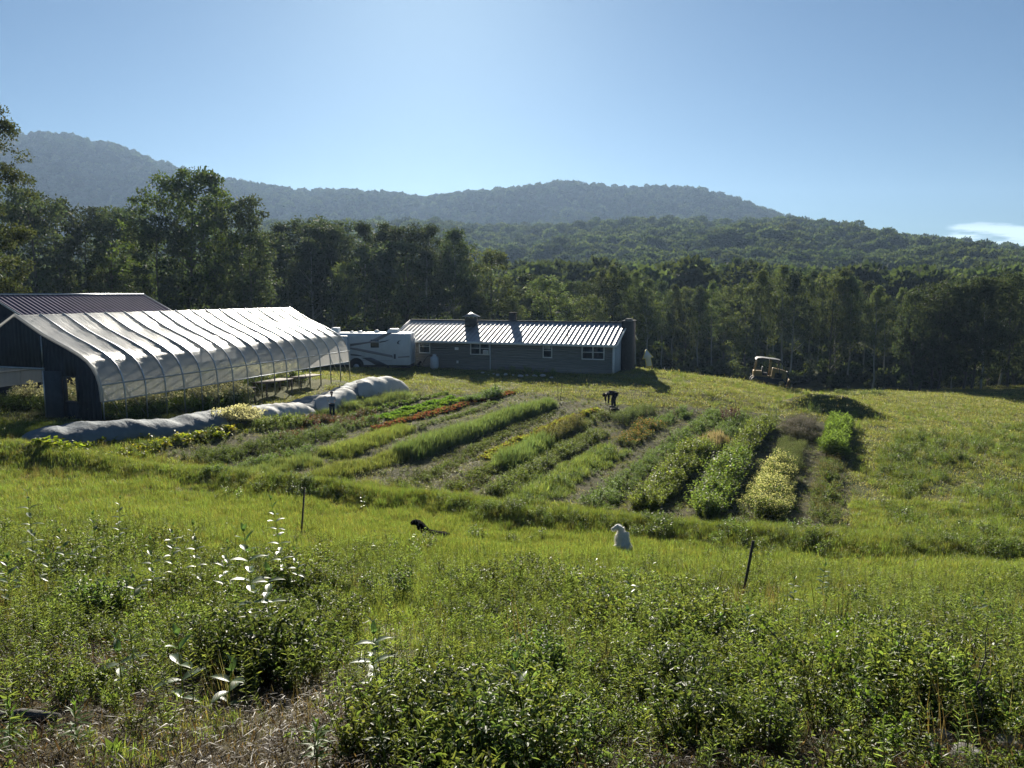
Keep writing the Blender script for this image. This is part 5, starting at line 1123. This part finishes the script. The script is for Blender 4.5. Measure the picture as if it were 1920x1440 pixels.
G = [[(.09*math.cos(a), .10+.12*q*math.sin(a), 1.638-.01*q) for a in np.linspace(0, math.pi, 9)] for q in (.1, .6, 1)]; mb.grid(np.array(G)); mb.build('cap', M['cap'], ps, True)
for x_, nm in ((-.11, 'shoe'), (.12, 'shoe')): mb = MB(); mb.tube([(x_, -.06, .05), (x_, .06, .05), (x_+.02*(1 if x_ > 0 else -1), .2, .035)], [.045, .055, .04], 10); mb.build(nm, M['black'], ps, True)
# bending person, facing left
pb = hit(1148, 765); k_ = (T(732.5)*pb.y-pb.z)/1.04
pn = empty('person', pb, R(12), 'person in dark clothes bending down to the lettuce row with hanging arms', 'person'); pn.scale = (k_,)*3
J = {'pelvis': ((.16, 0, .90), (.13, .14)), 'waist': ((0, 0, .93), (.17, .16)), 'chest': ((-.22, 0, .90), (.18, .18)), 'nb': ((-.37, 0, .87), .07), 'neck': ((-.42, 0, .84), .055), 'jaw': ((-.47, 0, .80), .11), 'head': ((-.55, 0, .78), (.14, .13)), 'nose': ((-.53, 0, .69), .014), 'el': ((-.53, -.085, .79), .015), 'er': ((-.53, .085, .79), .015),
 'sl': ((-.31, -.16, .86), .065), 'ell': ((-.30, -.2, .56), .045), 'wl': ((-.31, -.16, .30), .03), 'sr': ((-.31, .16, .86), .065), 'elr': ((-.40, .2, .60), .045), 'wr': ((-.36, .16, .36), .03),
 'hl': ((.17, -.1, .84), .10), 'kl': ((.08, -.12, .48), .068), 'al': ((.13, -.12, .09), .045), 'tl': ((-.02, -.13, .035), .036), 'hr': ((.17, .1, .84), .10), 'kr': ((.04, .13, .48), .068), 'ar': ((.05, .14, .09), .045), 'tr': ((-.1, .14, .035), .036)}
E = [('pelvis', 'waist'), ('waist', 'chest'), ('chest', 'nb'), ('nb', 'neck'), ('neck', 'jaw'), ('jaw', 'head'), ('jaw', 'nose'), ('head', 'el'), ('head', 'er'), ('chest', 'sl'), ('sl', 'ell'), ('ell', 'wl'), ('chest', 'sr'), ('sr', 'elr'), ('elr', 'wr'), ('pelvis', 'hl'), ('hl', 'kl'), ('kl', 'al'), ('al', 'tl'), ('pelvis', 'hr'), ('hr', 'kr'), ('kr', 'ar'), ('ar', 'tr')]
hand(J, E, 'wl', (-.31, -.16, .29), (-.33, -.15, .15), (-1, 0, 0), 'L'); hand(J, E, 'wr', (-.36, .16, .35), (-.38, .14, .2), (-1, 0, 0), 'R')
skin_mesh('body', slim(J), E, M['skin'], pn)
skin_mesh('jacket', sub(J, ['waist', 'pelvis', 'chest', 'nb', 'sl', 'ell', 'wl', 'sr', 'elr', 'wr']), [('waist', 'pelvis'), ('waist', 'chest'), ('chest', 'nb'), ('chest', 'sl'), ('sl', 'ell'), ('ell', 'wl'), ('chest', 'sr'), ('sr', 'elr'), ('elr', 'wr')], M['darkcloth'], pn, grow=.018)
skin_mesh('trousers', sub(J, ['pelvis', 'hl', 'kl', 'al', 'hr', 'kr', 'ar']), [('pelvis', 'hl'), ('hl', 'kl'), ('kl', 'al'), ('pelvis', 'hr'), ('hr', 'kr'), ('kr', 'ar')], M['darkcloth'], pn, grow=.022)
mb = MB(); G = [[(-.555-z_, (.095*c)*math.cos(a), .80+.10*c*math.sin(a)) for a in A_] for c, z_ in ((1.15, -.07), (1.18, 0), (1.05, .04), (.6, .075), (.02, .085))]; mb.grid(np.array(G)); mb.build('cap', M['hair'], pn, True)
for x_, y_ in ((.05, -.13), (-.03, .14)): mb = MB(); mb.tube([(x_+.1, y_, .05), (x_, y_, .055), (x_-.12, y_, .035)], [.05, .058, .04], 10); mb.build('shoe', M['black'], pn, True)
# dogs
M['whitefur'] = foliage_mat('white_fur', .35, .7, .2, 0, (1, 1, 1)); M['blackfur'] = simple('black_fur', (.010, .010, .012), .9, .3, 20, bmp=.3, spec=.04)
def fur(body, n, ln, wd, col, mat, parent, seed, down=.9):
    dg = bpy.context.evaluated_depsgraph_get(); ev = body.evaluated_get(dg); me = ev.to_mesh(); nv = len(me.vertices); co = np.empty(nv*3); me.vertices.foreach_get('co', co); co = co.reshape(-1, 3); no = np.empty(nv*3); me.vertices.foreach_get('normal', no); no = no.reshape(-1, 3)
    npg = len(me.polygons); me.calc_loop_triangles(); tri = np.array([t.vertices[:] for t in me.loop_triangles]); ev.to_mesh_clear()
    r = rs(seed); A = np.linalg.norm(np.cross(co[tri[:, 1]]-co[tri[:, 0]], co[tri[:, 2]]-co[tri[:, 0]]), axis=1); k = r.choice(len(tri), n, p=A/A.sum()); w_ = r.dirichlet((1, 1, 1), n)
    p = (co[tri[k]]*w_[..., None]).sum(1); q = unit((no[tri[k]]*w_[..., None]).sum(1)); d = unit(q*.55+np.array([0, 0, -down])+r.normal(size=(n, 3))*.25)
    mb = MB(); mb.add(*leaves(p-d*.005, d, ln*(.6+.8*r.random(n)), wd, np.tile(col, (n, 1))*(.85+.3*r.random((n, 1))), up=q, r=r)); o = mb.build('coat', mat, parent); return o
def colmesh(o, c): pass
wd_ = hit(1168, 1036); k_ = (T(980)*wd_.y-wd_.z)/.80
dg_ = empty('dog', wd_, 0, 'large white long haired dog sitting in the grass with its back turned, looking left', 'dog'); dg_.scale = (k_,)*3
J = {'mid': ((.02, -.02, .36), (.17, .15)), 'rump': ((.03, -.06, .16), (.20, .17)), 'sh': ((-.02, .06, .54), (.14, .14)), 'neck': ((-.045, .08, .63), .115), 'head': ((-.07, .08, .70), .115), 'brow': ((-.14, .07, .685), .08), 'muz': ((-.23, .06, .635), .042), 'nose': ((-.30, .055, .61), .026),
 'fl1': ((-.12, .16, .42), .075), 'fl2': ((-.13, .22, .2), .048), 'fl3': ((-.13, .24, .04), .042), 'fl4': ((-.15, .31, .03), .036), 'fr1': ((.07, .16, .42), .075), 'fr2': ((.06, .24, .2), .048), 'fr3': ((.06, .26, .04), .042), 'fr4': ((.05, .33, .03), .036),
 'tl1': ((-.13, .02, .16), .10), 'tl2': ((-.19, .14, .10), .07), 'tl3': ((-.20, .06, .04), .04), 'tl4': ((-.22, .2, .03), .036), 'tr1': ((.17, .02, .15), .10), 'tr2': ((.22, .14, .10), .07), 'tr3': ((.22, .06, .04), .04), 'tr4': ((.24, .2, .03), .036),
 't1': ((.12, -.2, .07), .06), 't2': ((.24, -.2, .05), .055), 't3': ((.33, -.1, .05), .04), 'e1': ((-.08, .0, .70), .022), 'e2': ((-.085, -.025, .63), .018), 'e3': ((-.08, .165, .70), .022), 'e4': ((-.085, .19, .63), .018)}
E = [('mid', 'rump'), ('mid', 'sh'), ('sh', 'neck'), ('neck', 'head'), ('head', 'brow'), ('brow', 'muz'), ('muz', 'nose'), ('sh', 'fl1'), ('fl1', 'fl2'), ('fl2', 'fl3'), ('fl3', 'fl4'), ('sh', 'fr1'), ('fr1', 'fr2'), ('fr2', 'fr3'), ('fr3', 'fr4'), ('rump', 'tl1'), ('tl1', 'tl2'), ('tl2', 'tl3'), ('tl3', 'tl4'), ('rump', 'tr1'), ('tr1', 'tr2'), ('tr2', 'tr3'), ('tr3', 'tr4'), ('rump', 't1'), ('t1', 't2'), ('t2', 't3'), ('head', 'e1'), ('e1', 'e2'), ('head', 'e3'), ('e3', 'e4')]
M['whiteskin'] = simple('white_undercoat', (.75, .74, .70), .8, .08, 8)
bo = skin_mesh('body', J, E, M['whiteskin'], dg_)
fur(bo, 14000, .055, .008, (.82, .80, .74), M['whitefur'], dg_, 41)
mb = MB(); mb.tube([(-.318, .054, .615), (-.335, .053, .612)], [.018, .010], 8); mb.build('nose', M['black'], dg_, True)
bd = hit(806, 1005); k_ = 1.0
db_ = empty('dog', bd, R(4), 'black dog lying low in the grass with raised head, looking left', 'dog')
J = {'mid': ((.12, 0, .06), (.14, .12)), 'rump': ((.34, .02, .06), .125), 'hip': ((.44, .03, .08), .10), 'sh': ((-.14, 0, .12), (.14, .13)), 'neck': ((-.24, 0, .27), .11), 'head': ((-.33, 0, .42), .165), 'brow': ((-.42, 0, .42), .10), 'muz': ((-.51, 0, .37), .058), 'nose': ((-.58, 0, .36), .04),
 'a1': ((-.2, -.11, .10), .05), 'a2': ((-.3, -.12, .04), .04), 'a3': ((-.5, -.12, .035), .035), 'b1': ((-.2, .11, .10), .05), 'b2': ((-.3, .12, .04), .04), 'b3': ((-.48, .14, .035), .035),
 'c1': ((.45, -.14, .10), .09), 'c2': ((.28, -.16, .05), .05), 'c3': ((.40, -.18, .04), .035), 't1': ((.5, .14, .05), .03), 't2': ((.56, .24, .03), .02), 'e1': ((-.31, -.09, .40), .02), 'e2': ((-.33, -.105, .32), .02), 'e3': ((-.31, .09, .40), .02), 'e4': ((-.33, .105, .32), .02)}
E = [('mid', 'rump'), ('rump', 'hip'), ('mid', 'sh'), ('sh', 'neck'), ('neck', 'head'), ('head', 'brow'), ('brow', 'muz'), ('muz', 'nose'), ('sh', 'a1'), ('a1', 'a2'), ('a2', 'a3'), ('sh', 'b1'), ('b1', 'b2'), ('b2', 'b3'), ('rump', 'c1'), ('c1', 'c2'), ('c2', 'c3'), ('hip', 't1'), ('t1', 't2'), ('head', 'e1'), ('e1', 'e2'), ('head', 'e3'), ('e3', 'e4')]
db_.scale = (.92, 1.1, 1.05); bb = skin_mesh('body', J, E, M['blackfur'], db_)
for sy in (-1, 1):
    mb = MB(); mb.tube([(-.31, sy*.08, .40), (-.33, sy*.115, .36), (-.34, sy*.12, .29), (-.34, sy*.11, .23)], [.03, .05, .05, .02], 9); mb.build('ear', M['blackfur'], db_, True)
db_.location.z -= .05; db_.rotation_euler.y = R(3)
fur(bb, 5000, .03, .007, (.012, .012, .014), M['blackfur'], db_, 43, .4)
mb = MB(); c = rs(5); mb.box(-.3, .3, -.2, .2, 0, .03); 
p = hit(1153, 770); o = MB()
for a, b_, c_, d_ in [(-.3, .3, -.2, -.17), (-.3, .3, .17, .2)]: o.box(a, b_, c_, d_, .03, .25)
o.box(-.3, -.27, -.168, .168, .03, .25); o.box(.27, .3, -.168, .168, .03, .25); o.box(-.3, .3, -.2, .2, 0, .028); q = o.build('harvest_crate', M['wood']); q.location = p; q.scale = (.8, .8, .45); tag(q, 'low crate on the ground beside the bending person', 'crate')

# big weed clumps with deep shade behind them
for k, (px, py, rad, sc, n, lb) in enumerate([(205,1155,.34,1.0,26,'dark rounded weed clump at the left below the silvery milkweeds'),(485,1265,.42,1.1,40,'large dark weed clump at the foot of the largest milkweed'),(622,1200,.26,1.0,18,'dark weed clump left of the centre'),
   (800,1380,.42,.85,44,'broad dark weed clump at the bottom centre'),(905,1420,.40,.85,36,'dark weed clump in the bottom middle right of the broad one'),(1215,1300,.26,.9,16,'leafy dark clump below the centre right'),(1800,1270,.24,.9,14,'small dark clump beside the bare stalk'),
   (110,1090,.3,.9,16,'dark weed clump behind the broad leaved plants at the left edge'),(965,1080,.34,.85,16,'dark tuft in the lit grass below the two dogs'),(1330,1390,.34,.8,22,'leafy clump at the bottom right of the centre'),(1010,1290,.3,.8,20,'leafy clump with dark gap below the middle'),(1180,1110,.2,.9,8,'small dark clump around the small dark milkweed')]):
    single('weed_clump', lb, 'weed clump', px, py, TP['bushdark']+TP['herb'], sc, n, rad*.6)

X, Y, Z, r = cloud(260, 4, 13, .82, lambda x, y: .3+.7*sst(.5, .7, vn(x*.5+14, y*.5+3)), 51)
lab('dead_stems', ['dead', 'seed'], X, Y, Z, .5+.6*r.random(len(X)), 'thin dry stems and grass seed heads among the green weeds', 'dry stems', r)
X, Y, Z, r = cloud(420, 4, 12, .82, lambda x, y: .4+0*x, 52)
lab('broad_leaf_weeds', ['dock'], X, Y, Z, .35+.4*r.random(len(X)), 'scattered low broad leaved weeds on the near slope', 'weeds', r)
X, Y, Z, r = cloud(2600, 21, 27, .82, lambda x, y: sst(-6, -11, x)*(seg_d(x, y, BERM) > .3)*sst(.3, .6, vn(x*.5, y*.5)), 53)
lab('dry_slope_grass', ['seed', 'dead'], X, Y, Z, .4+.35*r.random(len(X)), 'tan seeding grass on the upper left slope below the bank', 'grass', r)
